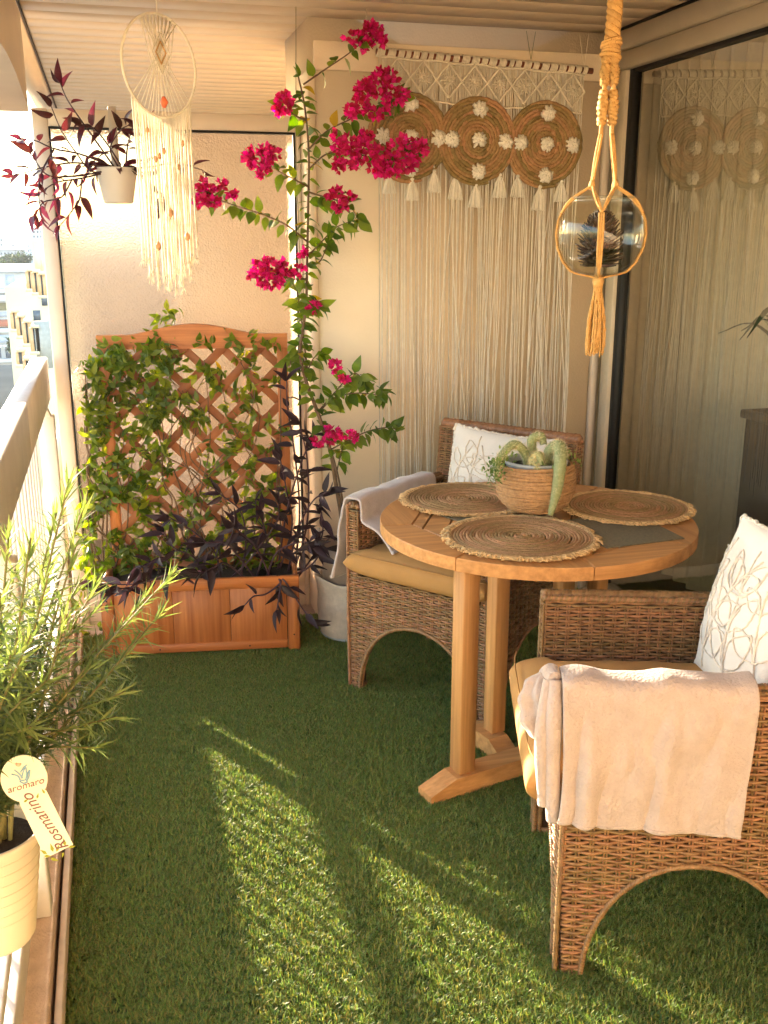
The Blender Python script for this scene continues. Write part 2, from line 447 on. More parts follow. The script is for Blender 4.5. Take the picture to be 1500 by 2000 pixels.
# fascia beam above the railing
ly = [4.17, 4.09, 3.85, 3.67, 3.37, 3.0, 2.5, 1.5, -2.2]
lz = [2.05, 2.067, 2.095, 2.112, 2.122, 2.112, 2.09, 2.08, 2.08]
out = [(-.232, 4.17, 2.47), (-.232, -2.2, 2.47)] + [(-.232, y, z) for y, z in list(zip(ly, lz))[::-1]]
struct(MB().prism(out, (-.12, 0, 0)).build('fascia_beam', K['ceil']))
struct(MB().box(-.352, -.236, 4.24, 9.0, 2.39, 2.47).build('fascia_beam', K['ceil']))
struct(MB().box(-.2318, -.2275, -2.2, 9, 2.386, 2.43).build('ceiling_gap_shade', K['dark']))  # dark strip, its colour stands in for shade in the gap by the fascia
struct(MB().box(-2.0, 6.0, -2.35, -2.2, -.25, 2.6).build('bounce_wall', K['wall']))  # unseen wall added to bounce warm fill towards the furniture
# door wall continues behind the camera line
struct(MB().box(XR-.01, XR+.11, -2.2, .35, 0, 2.385).build('wall_right', K['wall']))
struct(MB().box(XR-.01, XR+.11, -2.2, 4.03, 2.386, 2.5).build('wall_header', K['wall']))

# room behind the sliding door
room = M('room_wall', (.62, .55, .43), rough=.8, var=.05)
rf = M('room_floor', (.16, .10, .06), rough=.35, scale=5, var=.2, stretch=(1, 8, 1))
struct(MB().box(XR+.12, 5.6, -2.2, 6.2, -.2, 0.0).build('room_floor', rf))
struct(MB().box(5.5, 5.65, -2.2, 6.2, 0, 2.6).build('room_wall', room))
struct(MB().box(2.2, 5.5, 6.0, 6.15, 0, 2.6).build('room_wall', room))
struct(MB().box(XR+.12, 5.65, -2.2, 6.2, 2.5, 2.6).build('room_ceiling', room))

struct(MB().box(2.062, 2.24, 4.035, 6.2, 2.36, 2.499).build('leak_block_beam', room))  # added to plug a light leak above the back wall
struct(MB().box(2.062, 2.2, 6.0, 6.15, 0, 2.5).build('room_wall', room))
# ------------------------------------------------------------------ sliding glass door
dr = thing('sliding_glass_door', 'tall sliding glass door with pale metal frame along the right side', 'door', (XR, 2.2, 0))
MB().box(XR-.055, XR+.06, .35, YW-.004, 2.312, 2.384, .004).build('top_track', K['alu2'], dr)
MB().box(XR-.040, XR+.05, .35, YW-.034, 2.243, 2.310, .004).build('top_rail', K['alu2'], dr)
MB().box(XR-.04, XR+.06, .35, YW-.034, .001, .03, .003).build('bottom_track', K['alu2'], dr)
MB().box(XR-.005, XR+.03, 3.955, 3.994, .03, 2.242).build('brush_gap', K['black'], dr)
MB().box(XR-.028, XR+.03, 3.875, 3.95, .03, 2.242, .004).build('stile', K['alu2'], dr)
MB().box(XR-.012, XR+.02, 3.835, 3.873, .03, 2.242).build('seal', K['black'], dr)
MB().grid(np.array([[(XR+.008, .36, .10), (XR+.008, .36, 2.228)], [(XR+.008, 3.834, .10), (XR+.008, 3.834, 2.228)]])).build('glass_pane', K['door_glass'], dr)
MB().box(XR-.012, XR+.025, .36, 3.834, 2.229, 2.242).build('seal', K['black'], dr)
MB().box(XR-.025, XR+.03, .36, 3.834, .031, .099, .003).build('bottom_rail', K['alu2'], dr)
g = MB()
g.box(XR-.052, XR-.048, .4, YW-.03, 2.385, 2.395)
g.build('track_gasket', K['black'], dr)
MB().tube([(XR-.075, 3.96, 2.335), (XR-.05, 3.96, 2.335)], .011, 12).build('end_stop', K['pot_w'], dr)

# pale curtain added inside the door to lighten the glass
cu_y = np.linspace(2.6, 5.2, 420)
G = np.stack([np.stack([2.50+.022*np.sin(cu_y*62+.8*np.sin(cu_y*9))*(1-.2*f), cu_y, np.full(420, 2.42-2.38*f)], -1) for f in np.linspace(0, 1, 6)], 0)
cur = MB().grid(G).build('curtain', M('curtain_linen', (.84, .80, .68), rough=.9, scale=30, var=.06, trans=.25), None, True)
tag(cur, 'beige pleated curtain added in the room to lighten the glass door', 'curtain')
# tall dark planter with a spiky plant just inside the door
a = PX(1457, 800, 2.22)
fpz, fpy = float(a[2]), float(a[1])
sb = thing('floor_planter', 'tall dark planter standing behind the glass door at the right edge', 'planter', (2.36, fpy-.17, 0))
dkw = M('dark_planter', (.075, .06, .048), rough=.45, var=.2)
MB().box(2.22, 2.46, fpy-.34, fpy, .001, fpz-.03, .006).build('planter_body', dkw, sb)
MB().box(2.205, 2.475, fpy-.355, fpy+.015, fpz-.03, fpz, .005).build('planter_rim', dkw, sb)
MB().box(2.235, 2.445, fpy-.325, fpy-.015, fpz, fpz+.004).build('soil', K['soil'], sb)
fpl = thing('spiky_houseplant', 'spiky dark leaved houseplant in the planter behind the glass door', 'houseplant', (2.34, fpy-.17, fpz))
for k in range(11):
    r_ = np.random.default_rng(200+k); az = r_.uniform(0, 6.28)
    d_ = np.array([math.cos(az)*.35, math.sin(az)*.35, 0]); p0 = np.array([2.34, fpy-.17, fpz]); hh = r_.uniform(.22, .42)
    q_ = spline([p0, p0+d_*.2+(0, 0, hh*.6), p0+d_*.6+(0, 0, hh), p0+d_*r_.uniform(.8, 1.0)+(0, 0, hh*r_.uniform(.7, .95))], 14)
    sd_ = unit(np.cross(d_, (0, 0, 1)))*.022
    w_ = np.sin(np.linspace(.25, np.pi, 14))[:, None]
    MB().grid(np.stack([q_-sd_*w_, q_+(0, 0, -.004), q_+sd_*w_], 1)).build('leaf', M('dark_leaf', (.03, .045, .02), rough=.4), fpl, True)

# ------------------------------------------------------------------ glass partition
gp = thing('glass_partition', 'frosted textured glass partition in a pale metal frame behind the planter', 'partition', (.28, YG, 0))
X0, X1 = -.224, .79
MB().box(X0, -.168, YG-.028, YG+.028, 0, 2.066, .004).build('frame_post', K['alu'], gp)
MB().box(.769, X1-.001, YG-.028, YG+.028, 0, 2.066, .004).build('frame_post', K['alu'], gp)
MB().box(-.167, .768, YG-.028, YG+.028, 2.004, 2.066, .004).build('frame_rail', K['alu'], gp)
MB().box(-.167, .768, YG-.028, YG+.028, .10, .165, .004).build('frame_rail', K['alu'], gp)
MB().box(-.167, .768, YG-.018, YG+.018, .0, .098, .003).build('kick_panel', K['alu'], gp)
MB().box(-.1675, -.161, YG-.022, YG+.01, .166, 2.003).build('seal', K['black'], gp)
MB().box(.762, .7675, YG-.022, YG+.01, .166, 2.003).build('seal', K['black'], gp)
MB().box(-.160, .761, YG-.022, YG+.01, 1.996, 2.003).build('seal', K['black'], gp)
MB().box(-.160, .761, YG-.022, YG+.01, .166, .173).build('seal', K['black'], gp)
MB().grid(np.array([[(-.160, YG, .174), (-.160, YG, 1.995)], [(.761, YG, .174), (.761, YG, 1.995)]])).build('glass_pane', K['frosted'], gp)

# ------------------------------------------------------------------ railing
rl = thing('balcony_railing', 'pale painted balcony railing with deep handrail and slim upright bars', 'railing', (-.27, 2, .05))
MB().box(-.305, -.243, -2.2, 3.02, .985, 1.148, .005).build('handrail', K['rail'], rl)
MB().box(-.305, -.243, 3.023, 4.165, .985, 1.148, .005).build('handrail', K['rail'], rl)
MB().box(-.297, -.262, -2.2, 4.165, .104, .190, .003).build('bottom_rail', K['rail'], rl)  # deepened down to the kerb to block low sun on the turf
MB().box(-.297, -.262, -2.2, 4.165, .285, .315, .003).build('middle_rail', K['rail'], rl)
br = MB().tube([(0, 0, .046), (0, 0, .985)], .0065, 8).mesh('baluster', True)
for k in range(58):
    y = -2.1+.11*k
    if abs(y-2.12) < .06 or abs(y-3.9) < .06 or abs(y-.3) < .06: continue
    place(br, 'baluster', K['rail'], rl, Matrix.Translation((-.288, y, 0)))
for y in (.3, 2.12, 3.9):
    MB().box(-.276, -.222, y-.028, y+.028, .1005, .96, .004).build('post', K['rail'], rl)
    MB().prism([(-.274, y-.027, .93), (-.224, y-.027, .93), (-.243, y-.027, .984), (-.274, y-.027, .984)], (0, .054, 0)).build('post_bracket', K['rail'], rl)

# ------------------------------------------------------------------ artificial turf
turf_me = MB().box(-.19, XR-.042, -.6, YW-.013, .001, .006).mesh('artificial_turf')
turf = place(turf_me, 'artificial_turf', None)
turf['label'] = 'short green artificial grass covering the balcony floor'; turf['category'] = 'artificial grass'
stuff(turf)
tm = M('turf_backing', (.035, .065, .016), rough=.9)
turf_me.materials.append(tm)
def tuft(seed, c1, c2, n=16):
    r = np.random.default_rng(seed); mb = MB()
    for k in range(n):
        az = r.uniform(0, 2*np.pi); lean = r.uniform(.15, 1.25); L = r.uniform(.011, .021); w = r.uniform(.0008, .0013)
        d = np.array([np.cos(az), np.sin(az), 0]); s = np.array([-np.sin(az), np.cos(az), 0])
        p0 = np.array([r.normal(0, .006), r.normal(0, .006), 0]); pts = []
        ang = .15
        p = p0.copy(); pts.append(p.copy())
        for q in range(3):
            ang = min(ang+lean/2.2, 1.75)
            p = p+L/3*(d*np.sin(ang)+np.array([0, 0, 1])*np.cos(ang)); pts.append(p.copy())
        V = []
        for q, p in enumerate(pts):
            ww = w*(1, 1, .8, .15)[q]
            V += [p-s*ww, p+s*ww]
        mb.add(V, [(0, 1, 3, 2), (2, 3, 5, 4), (4, 5, 7, 6)])
    return mb.mesh('tuft', True)
g1 = M('turf_green', (.205, .305, .076), (.13, .215, .05), rough=.5, island=.4, trans=.4, spec=.35)
g2 = M('turf_straw', (.30, .28, .07), (.19, .19, .045), rough=.55, island=.35, trans=.3)
tufts = []
for k in range(5):
    me = tuft(100+k, 0, 0); me.materials.append(g1); me.materials.append(g2)
    ids = np.zeros(len(me.polygons), np.int32); rr = np.random.default_rng(k)
    for b in range(len(ids)//3):
        if rr.random() < .22: ids[b*3:b*3+3] = 1
    me.polygons.foreach_set('material_index', ids)
    tufts.append(me)
def scatter(obj, meshes, density, seed, zmin=.004):
    ng = bpy.data.node_groups.new('turf_scatter', 'GeometryNodeTree')
    ng.interface.new_socket('Geometry', in_out='INPUT', socket_type='NodeSocketGeometry')
    ng.interface.new_socket('Geometry', in_out='OUTPUT', socket_type='NodeSocketGeometry')
    n, l = ng.nodes, ng.links
    gi, go = n.new('NodeGroupInput'), n.new('NodeGroupOutput')
    jn = n.new('GeometryNodeJoinGeometry'); l.new(gi.outputs[0], jn.inputs[0])
    nrm = n.new('GeometryNodeInputNormal'); sx = n.new('ShaderNodeSeparateXYZ'); l.new(nrm.outputs[0], sx.inputs[0])
    cmpn = n.new('FunctionNodeCompare'); cmpn.operation = 'GREATER_THAN'; cmpn.inputs[1].default_value = .5; l.new(sx.outputs[2], cmpn.inputs[0])
    for i, me in enumerate(meshes):
        src = bpy.data.objects.new('turf_tuft_source', me)      # data only, never linked
        dp = n.new('GeometryNodeDistributePointsOnFaces'); dp.inputs['Density'].default_value = density/len(meshes); dp.inputs['Seed'].default_value = seed+i
        l.new(gi.outputs[0], dp.inputs['Mesh']); l.new(cmpn.outputs[0], dp.inputs['Selection'])
        oi = n.new('GeometryNodeObjectInfo'); oi.inputs['Object'].default_value = src; oi.inputs['As Instance'].default_value = True
        ip = n.new('GeometryNodeInstanceOnPoints'); l.new(dp.outputs['Points'], ip.inputs['Points']); l.new(oi.outputs['Geometry'], ip.inputs['Instance'])
        rz = n.new('FunctionNodeRandomValue'); rz.data_type = 'FLOAT_VECTOR'; rz.inputs[0].default_value = (-.12, -.12, 0); rz.inputs[1].default_value = (.12, .12, 6.283)
        l.new(rz.outputs[0], ip.inputs['Rotation'])
        rs = n.new('FunctionNodeRandomValue'); rs.data_type = 'FLOAT'; rs.inputs[2].default_value = .75; rs.inputs[3].default_value = 1.2
        l.new(rs.outputs[1], ip.inputs['Scale'])
        l.new(ip.outputs[0], jn.inputs[0])
    l.new(jn.outputs[0], go.inputs[0])
    md = obj.modifiers.new('turf', 'NODES'); md.node_group = ng
scatter(turf, tufts, 16000, 3)

# ================================================================== wicker armchairs
def weave(mb, org, ex, ez, nrm, W, H, mask, rp=.0088, sp=.030, r=.0040, z0=0.0, amp=.0034):
    org, ex, ez, nrm = [np.asarray(a, float) for a in (org, ex, ez, nrm)]
    k = 0; z = z0+rp*.5
    while z < H:
        for a, b in mask(z):
            n = max(3, int((b-a)/(sp/4))+1)
            x = np.linspace(a, b, n)
            o = amp*np.cos(np.pi*x/sp + np.pi*(k % 2)) + rng.normal(0, .0004, n)
            zz = z+.0006*np.sin(x*37+k*1.7)+rng.normal(0, .0003)
            pts = org + x[:, None]*ex + np.broadcast_to(np.asarray(zz), (n,))[:, None]*ez + o[:, None]*nrm
            mb.tube(pts, r, 5, ref=ez, caps=False, flat=1.0)
        z += rp; k += 1
    for i in range(int(W/sp)+1):
        xs = sp*.0 + i*sp
        zs = np.arange(z0+.004, H, .02)
        ok = [any(a-.001 <= xs <= b+.001 for a, b in mask(q)) for q in zs]
        run = []
        for q, f in list(zip(zs, ok))+[(0, False)]:
            if f: run.append(q)
            else:
                if len(run) > 1:
                    for d in (-.0032, .0032):
                        pts = org + np.outer(np.array([run[0], run[-1]]), ez) + (xs+d)*ex + nrm*.0012
                        mb.tube(pts, .0028, 4, ref=ex, caps=False)
                run = []
def braid(mb, path, r=.011, turns=40, n=None):
    """two plies twisted round a path"""
    path = np.asarray(path, float); k = len(path)
    tg = np.gradient(path, axis=0); tg /= np.linalg.norm(tg, axis=1, keepdims=True)
    m = np.abs(tg).sum(0); ref = np.zeros(3); ref[np.argmin(m)] = 1
    s = np.cross(tg, ref); s /= np.linalg.norm(s, axis=1, keepdims=True); t = np.cross(s, tg)
    ph = np.linspace(0, turns*2*np.pi, k)
    for q in (0, np.pi):
        mb.tube(path + r*.55*(np.cos(ph+q)[:, None]*s+np.sin(ph+q)[:, None]*t), r*.72, 6, ref=ref, caps=True)
def lerp_path(pts, step=.004):
    pts = np.asarray(pts, float); out = []
    for a, b in zip(pts[:-1], pts[1:]):
        n = max(2, int(np.linalg.norm(b-a)/step)); t = np.linspace(0, 1, n, endpoint=False)[:, None]
        out.append(a*(1-t)+b*t)
    out.append(pts[-1:]); return np.vstack(out)

CW, CD, ZA, ZS, ZARM, ZBK = .60, .58, .30, .45, .70, .90
def arch_mask(W, top, leg=.052, arms=None):
    def f(z):
        if z < ZA:
            h = (W/2-leg)*math.sqrt(max(0, 1-(z/ZA)**2.1))
            tp = .010*max(0, 1-z/.25)                     # feet taper a little
            return [(tp, W/2-h), (W/2+h, W-tp)]
        if z < top: return [(0, W)]
        if arms: return [(0, arms), (W-arms, W)]
        return []
    return f
def arch_curve(W, leg=.052, n=60):
    a = np.linspace(0, np.pi, n); h = W/2-leg
    z = ZA*np.sin(a)**(2/2.1); x = W/2 - h*np.sign(np.cos(a))*np.abs(np.cos(a))**(2/2.1)
    return x, z
def puffy(mb, fx, y0, y1, z0, z1, n=36, m=36, ex=7., crown=.012, seed=0):
    r = np.random.default_rng(seed)
    s = np.sin(np.linspace(-1, 1, n)*np.pi/2); t = np.sin(np.linspace(-1, 1, m)*np.pi/2)
    S, T = np.meshgrid(s, t, indexing='ij')
    e = np.clip((1-np.abs(S)**ex)*(1-np.abs(T)**ex), 0, 1)**.38
    y = (y0+y1)/2+T*(y1-y0)/2
    x = S*np.vectorize(fx)(y)
    zc, hz = (z0+z1)/2, (z1-z0)/2
    wr = .0016*np.sin(S*9+T*4+seed)+.0012*np.sin(T*17-S*6)
    top = zc+hz*e+crown*(1-S**2)*(1-T**2)+wr*e
    bot = zc-hz*e
    mb.grid(np.stack([x, y, top], -1)); mb.grid(np.stack([x, y, bot], -1)[::-1])
def make_chair():
    ch = thing('wicker_armchair', 'x', 'armchair')
    X = np.array([1., 0, 0]); Y = np.array([0, 1., 0]); Z = np.array([0, 0, 1.])
    h = CW/2
    am = .045
    mb = MB(); weave(mb, (-h, 0, 0), X, Z, -Y, CW, ZARM, arch_mask(CW, ZS, arms=am)); stuff(mb.build('front_weave', K['wicker'], ch, True))
    for s in (-1, 1):
        mb = MB(); weave(mb, (s*h, 0, 0), Y, Z, s*X, CD, ZARM, arch_mask(CD, ZARM)); stuff(mb.build('side_weave', K['wicker'], ch, True))
        mb = MB(); weave(mb, (s*(h-am), 0, 0), Y, Z, -s*X, CD-.05, ZARM, lambda z: [(0, CD-.05)], z0=ZS-.01); stuff(mb.build('arm_weave', K['wicker'], ch, True))
        # leg inner faces
    # backrest, leaning back a little
    tilt = .10
    bz = unit((0, tilt, 1.0))
    mb = MB(); weave(mb, (-h, CD, 0), X, Z, Y, CW, .62, arch_mask(CW, 9)); stuff(mb.build('back_weave', K['wicker'], ch, True))
    bh = (ZBK-.45)/bz[2]
    mb = MB(); weave(mb, (-h+.01, CD-.045, ZS), X, bz, -Y, CW-.02, bh, lambda z: [(0, CW-.02)]); stuff(mb.build('backrest_weave', K['wicker'], ch, True))
    mb = MB(); weave(mb, (-h+.01, CD, ZS), X, bz, Y, CW-.02, bh, lambda z: [(0, CW-.02)]); stuff(mb.build('backrest_weave', K['wicker'], ch, True))
    for s in (-1, 1):
        mb = MB(); weave(mb, (s*(h-.01), CD-.045, ZS), Y, bz, s*X, .045, bh, lambda z: [(0, .045)], sp=.02); stuff(mb.build('backrest_weave', K['wicker'], ch, True))
    # braided rims
    mb = MB()
    for s in (-1, 1):
        braid(mb, lerp_path([(s*(h-.006), -.004, .0), (s*(h-.003), -.004, .25), (s*(h-.002), -.004, ZARM), (s*(h-.004), .10, ZARM+.006), (s*(h-.004), CD, ZARM+.006)], .003), .006, 120)
        braid(mb, lerp_path([(s*(h-am/2), -.004, ZARM+.003), (s*(h-am/2), CD-.02, ZARM+.003)], .003), .012, 32)
        braid(mb, lerp_path([(s*(h-am), -.004, ZARM), (s*(h-am), CD-.04, ZARM)], .003), .008, 40)
    tb = np.array([0, CD-.022, ZS])+bz*(bh+.002)
    braid(mb, lerp_path([tb-X*(h-.012), tb+X*(h-.012)], .003), .018, 26)
    stuff(mb.build('rim_braid', K['wicker'], ch, True))
    mb = MB()
    x, z = arch_curve(CW)
    for dy in (-.004, .010): braid(mb, spline(np.stack([x-h, np.full_like(x, dy), z+dy*.4], -1), 300), .0062, 70)
    x, z = arch_curve(CD)
    for s in (-1, 1):
        for d in (.004, -.010): braid(mb, spline(np.stack([np.full_like(x, s*(h+d)), x, z], -1), 300), .0062, 70)
    stuff(mb.build('arch_braid', K['wicker'], ch, True))
    # dark filler slabs added behind the weave to block light coming through
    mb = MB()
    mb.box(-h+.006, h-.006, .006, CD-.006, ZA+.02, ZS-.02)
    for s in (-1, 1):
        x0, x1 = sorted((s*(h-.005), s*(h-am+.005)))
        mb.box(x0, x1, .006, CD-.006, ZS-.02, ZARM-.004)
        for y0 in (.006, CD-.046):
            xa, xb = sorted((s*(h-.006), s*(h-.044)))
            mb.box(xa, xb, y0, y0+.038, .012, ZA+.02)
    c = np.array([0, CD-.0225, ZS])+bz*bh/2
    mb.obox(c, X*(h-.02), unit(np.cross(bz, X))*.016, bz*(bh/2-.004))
    mb.build('light_block_core', K['wicker_core'], ch)
    fm = M('foot_cap', (.33, .19, .10), rough=.6)
    for sx in (-1, 1):
        for y in (.028, CD-.028):
            MB().lathe([(.0, 0), (.022, 0), (.026, .006), (.027, .022), (.0, .022)], (sx*(h-.030), y, .0), 16).build('foot', fm, ch, True)
    # seat cushion
    mb = MB()
    def fx(y): 
        k = min(1, max(0, (.03-y)/.025)); return .252+.036*k
    puffy(mb, fx, -.045, CD-.06, ZS-.005, ZS+.105, 44, 60)
    cu = mb.build('seat_cushion', K['cushion'], ch, True)
    mb = MB(); t = np.linspace(-1, 1, 60)
    for zz in (ZS+.088,):
        pts = np.stack([t*.283, np.full(60, -.040)+.012*np.abs(t)**8, np.full(60, zz)-.002*np.abs(t)], -1)
        mb.tube(pts, .0022, 5)
    mb.build('piping', K['cushion'], cu, True)
    return ch
chair = make_chair()
def chair_mw(cx, cy, deg): return Matrix.Translation((cx, cy, 0)) @ Matrix.Rotation(math.radians(deg), 4, 'Z')
MWL = chair_mw(.950, 3.06, -51.3)
MWR = chair_mw(.965, 2.005, -108.5)
chair2 = clone_tree(chair, MWL)
chair.matrix_basis = MWR
old = next(c for c in chair.children if c.name.startswith('seat_cushion'))
for g_ in list(old.children): bpy.data.objects.remove(g_)
bpy.data.objects.remove(old)
mb = MB()
puffy(mb, lambda y: .252+.040*min(1, max(0, (.03-y)/.025)), -.085, CD-.06, ZS-.065, ZS+.105, 44, 64, ex=6., crown=.016, seed=2)
o = mb.mesh('seat_cushion', True); co = np.zeros(len(o.vertices)*3, np.float32); o.vertices.foreach_get('co', co); co = co.reshape(-1, 3)
k_ = np.clip((co[:, 1]-.03)/.05, 0, 1); co[:, 2] = np.where(co[:, 2] < ZS, co[:, 2]*(1-k_)+k_*np.maximum(co[:, 2], ZS-.004), co[:, 2])
o.vertices.foreach_set('co', co.ravel())
cu_ = place(o, 'seat_cushion', K['cushion']); cu_.parent = chair
t_ = np.linspace(-1, 1, 60)
o = MB().tube(np.stack([t_*.287, np.full(60, -.078)+.012*np.abs(t_)**8, np.full(60, ZS+.085)-.002*np.abs(t_)], -1), .0022, 5).build('piping', K['cushion'], None, True); o.parent = cu_
tag(chair, 'brown wicker armchair in front at the lower right, peach blanket over its arm', 'armchair', 'wicker armchairs by the table')
tag(chair2, 'brown wicker armchair behind the table legs beside the bougainvillea pot', 'armchair', 'wicker armchairs by the table')

# ------------------------------------------------------------------ throw pillows
def make_pillow(name, label, mw, seed, group):
    r = np.random.default_rng(seed)
    hs, th = .205, .062
    def surf(s, t, front=True, off=0.0):
        s, t = np.asarray(s, float), np.asarray(t, float)
        pin = 1-.05*(1-np.abs(t)**2)*np.abs(s)**3; pin2 = 1-.05*(1-np.abs(s)**2)*np.abs(t)**3
        x = s*hs*pin; z = t*hs*pin2
        d = th*np.clip((1-s**2), 0, 1)**.55*np.clip((1-t**2), 0, 1)**.55 + .004*np.sin(5*s+seed)*np.sin(4*t+1)*(1-s**2)*(1-t**2)
        return np.stack([x, -(d+off) if front else d, z], -1)
    n = 34; q = np.sin(np.linspace(-1, 1, n)*np.pi/2); S, T = np.meshgrid(q, q, indexing='ij')
    root = thing(name, label, 'pillow', (0, 0, 0), group)
    mb = MB(); mb.grid(surf(S, T)); mb.grid(surf(S, T, False)[::-1])
    mb.build('pillow_cover', K['pillow'], root, True)
    mb = MB()
    e = np.linspace(-1, 1, 90)
    for a, b in ((e, -1+0*e), (e, 1+0*e), (-1+0*e, e), (1+0*e, e)):
        p = surf(a, b); p += r.normal(0, .0018, p.shape); mb.tube(p, .005, 5)
    mb.build('seam_trim', K['tuft'], root, True)
    mb = MB()
    def curve(pts):
        pts = spline(pts, 40); pts = np.clip(pts, -.95, .95)
        p = surf(pts[:, 0], pts[:, 1], True, .002); p += r.normal(0, .0008, p.shape)
        mb.tube(p, .0020+.0007*r.random(len(p)), 5)
    def sprig(x, y, ang, L, nl):
        d = np.array([math.cos(ang), math.sin(ang)]); nn = np.array([-d[1], d[0]])
        base = np.array([x, y]); bend = r.uniform(-.25, .25)
        st = [base+d*L*f+nn*bend*L*f*f for f in np.linspace(0, 1, 6)]
        curve(st)
        for k in range(nl):
            f = .15+.8*k/nl; c = base+d*L*f+nn*bend*L*f*f
            for sgn in (-1, 1):
                a2 = ang+sgn*.75; dd = np.array([math.cos(a2), math.sin(a2)]); n2 = np.array([-dd[1], dd[0]]); l = L*.40*(1.1-.5*f)
                curve([c, c+dd*l*.5+n2*l*.24, c+dd*l, c+dd*l*.5-n2*l*.24, c])
    sprig(-.55, -.9, 1.25, 1.75, 3); sprig(.25, -.95, 1.65, 1.7, 3); sprig(.85, -.6, 1.9, 1.3, 2); sprig(-.9, -.3, 1.3, 1.1, 2)
    stuff(mb.build('tufted_leaf_pattern', K['tuft'], root, True))
    root.matrix_basis = mw
    return root
def pil_local(x, y, z, tilt, roll=0, yaw=0):
    return Matrix.Translation((x, y, z)) @ Matrix.Rotation(math.radians(yaw), 4, 'Z') @ Matrix.Rotation(math.radians(-tilt), 4, 'X') @ Matrix.Rotation(math.radians(roll), 4, 'Y')
make_pillow('throw_pillow', 'cream pillow with tufted leaf pattern standing behind the cactus basket', MWL @ pil_local(.045, .425, ZS+.275, 12, 2), 3, 'cream leaf pillows')
make_pillow('throw_pillow', 'cream pillow with tufted leaf pattern at the right edge beside the folded blanket', MWR @ pil_local(-.035, .455, ZS+.305, 15, -6, 4), 9, 'cream leaf pillows')

# ------------------------------------------------------------------ blankets
def blanket(name, label, mw, side, y0, y1, zout, zin, matl, seed, flare=.0, inset=0.0, xin=.235, folds=1.0, skew=0.0, droop=0.0):
    r = np.random.default_rng(seed)
    root = thing(name, label, 'blanket', (0, 0, 0))
    h = CW/2+.012; zt = ZARM+.030
    prof = [(h+.006+flare, zout), (h+.008+flare*.6, (zout*2+zt)/3), (h+.010+flare*.2, (zout+zt*2)/3), (h+.008, zt-.03), (h-.004, zt-.006), (h-.035, zt), (h-.062, zt-.004), (xin+.006, zt-.03), (xin, zt-.08), (xin-inset*.5, (zin+zt)/2-.02), (xin-inset, zin)]
    pr_ = spline(prof, 70)
    n = 90
    yy = np.linspace(0, 1, n)
    G = np.zeros((n, 70, 3))
    ph = r.uniform(0, 6, 6)
    for i, f in enumerate(yy):
        w = (pr_[:, 1]-min(zout, zin))/(zt-min(zout, zin))         # 1 on top, 0 at the hem
        hang = np.clip(1-w, 0, 1)
        outer = (np.arange(70) < 36)
        env = folds*(math.exp(-f*3.2)*1.0+.30)
        d = env*hang**.6*(.017*np.sin(f*14+ph[0]+1.0*hang)+.008*np.sin(f*31+ph[1]-2*hang)+.006*np.sin(f*9+ph[2]))+.004*np.sin(hang*9+ph[3]+f*5)
        d = d+.0028*np.sin(f*23+hang*11+ph[2])*np.sin(hang*7-f*11+ph[1])+.0016*np.sin(f*51-hang*19)*np.sin(hang*23+f*8)
        top = .006*np.sin(f*13+ph[4])*w*env+.001*np.sin(f*29+ph[1])*w
        x = pr_[:, 0] + np.where(outer, np.abs(d)*.9+d*.3, -np.abs(d)*.5)
        G[i, :, 0] = side*x
        G[i, :, 1] = y0+(y1-y0)*f + .012*hang*np.sin(3*hang+f*2) + skew*hang*np.where(outer, 1, -1)
        G[i, :, 2] = pr_[:, 1]+top - np.where(outer, droop*f*hang, 0) + .002*np.sin(f*9+ph[5])*hang
    if side < 0: G = G[::-1]
    o = MB().grid(G).build('blanket_sheet', matl, root, True)
    md = o.modifiers.new('thick', 'SOLIDIFY'); md.thickness = .010; md.offset = 0
    md = o.modifiers.new('soft', 'SUBSURF'); md.levels = 1; md.render_levels = 1
    for j in (0, 69):
        MB().tube(G[:, j]+np.array([0, 0, .004]), .0060, 8).build('hem', matl, root, True)
    root.matrix_basis = mw
    return root, G, pr_
bl1, G1, pr1 = blanket('throw_blanket', 'peach fleece blanket folded over the arm of the front chair', MWR, 1, -.022, .372, .415, .60, K['blanket'], 5, flare=.012, folds=1.15, droop=.02)
# bunched folds at the front end of the arm
fr_ = np.random.default_rng(11); h_ = CW/2
for pts_, rad_ in (([(h_+.008, -.026, .405), (h_+.018, -.034, .53), (h_+.016, -.036, .65), (h_-.010, -.032, .722)], .017),
                   ([(h_+.004, -.048, .44), (h_+.012, -.056, .54), (h_+.008, -.058, .64), (h_-.022, -.044, .716)], .015),
                   ([(h_-.01, -.034, .725), (h_-.05, -.040, .722), (h_-.085, -.045, .70)], .018)):
    p_ = spline(pts_, 44); k_ = np.linspace(0, 1, 44)
    rr_ = rad_*(.85+.15*np.sin(np.pi*k_))*(1+.07*np.sin(k_*11+fr_.uniform(0, 6)))
    o = MB().tube(p_, rr_, 14).build('fold', K['blanket'], None, True); o.parent = bl1
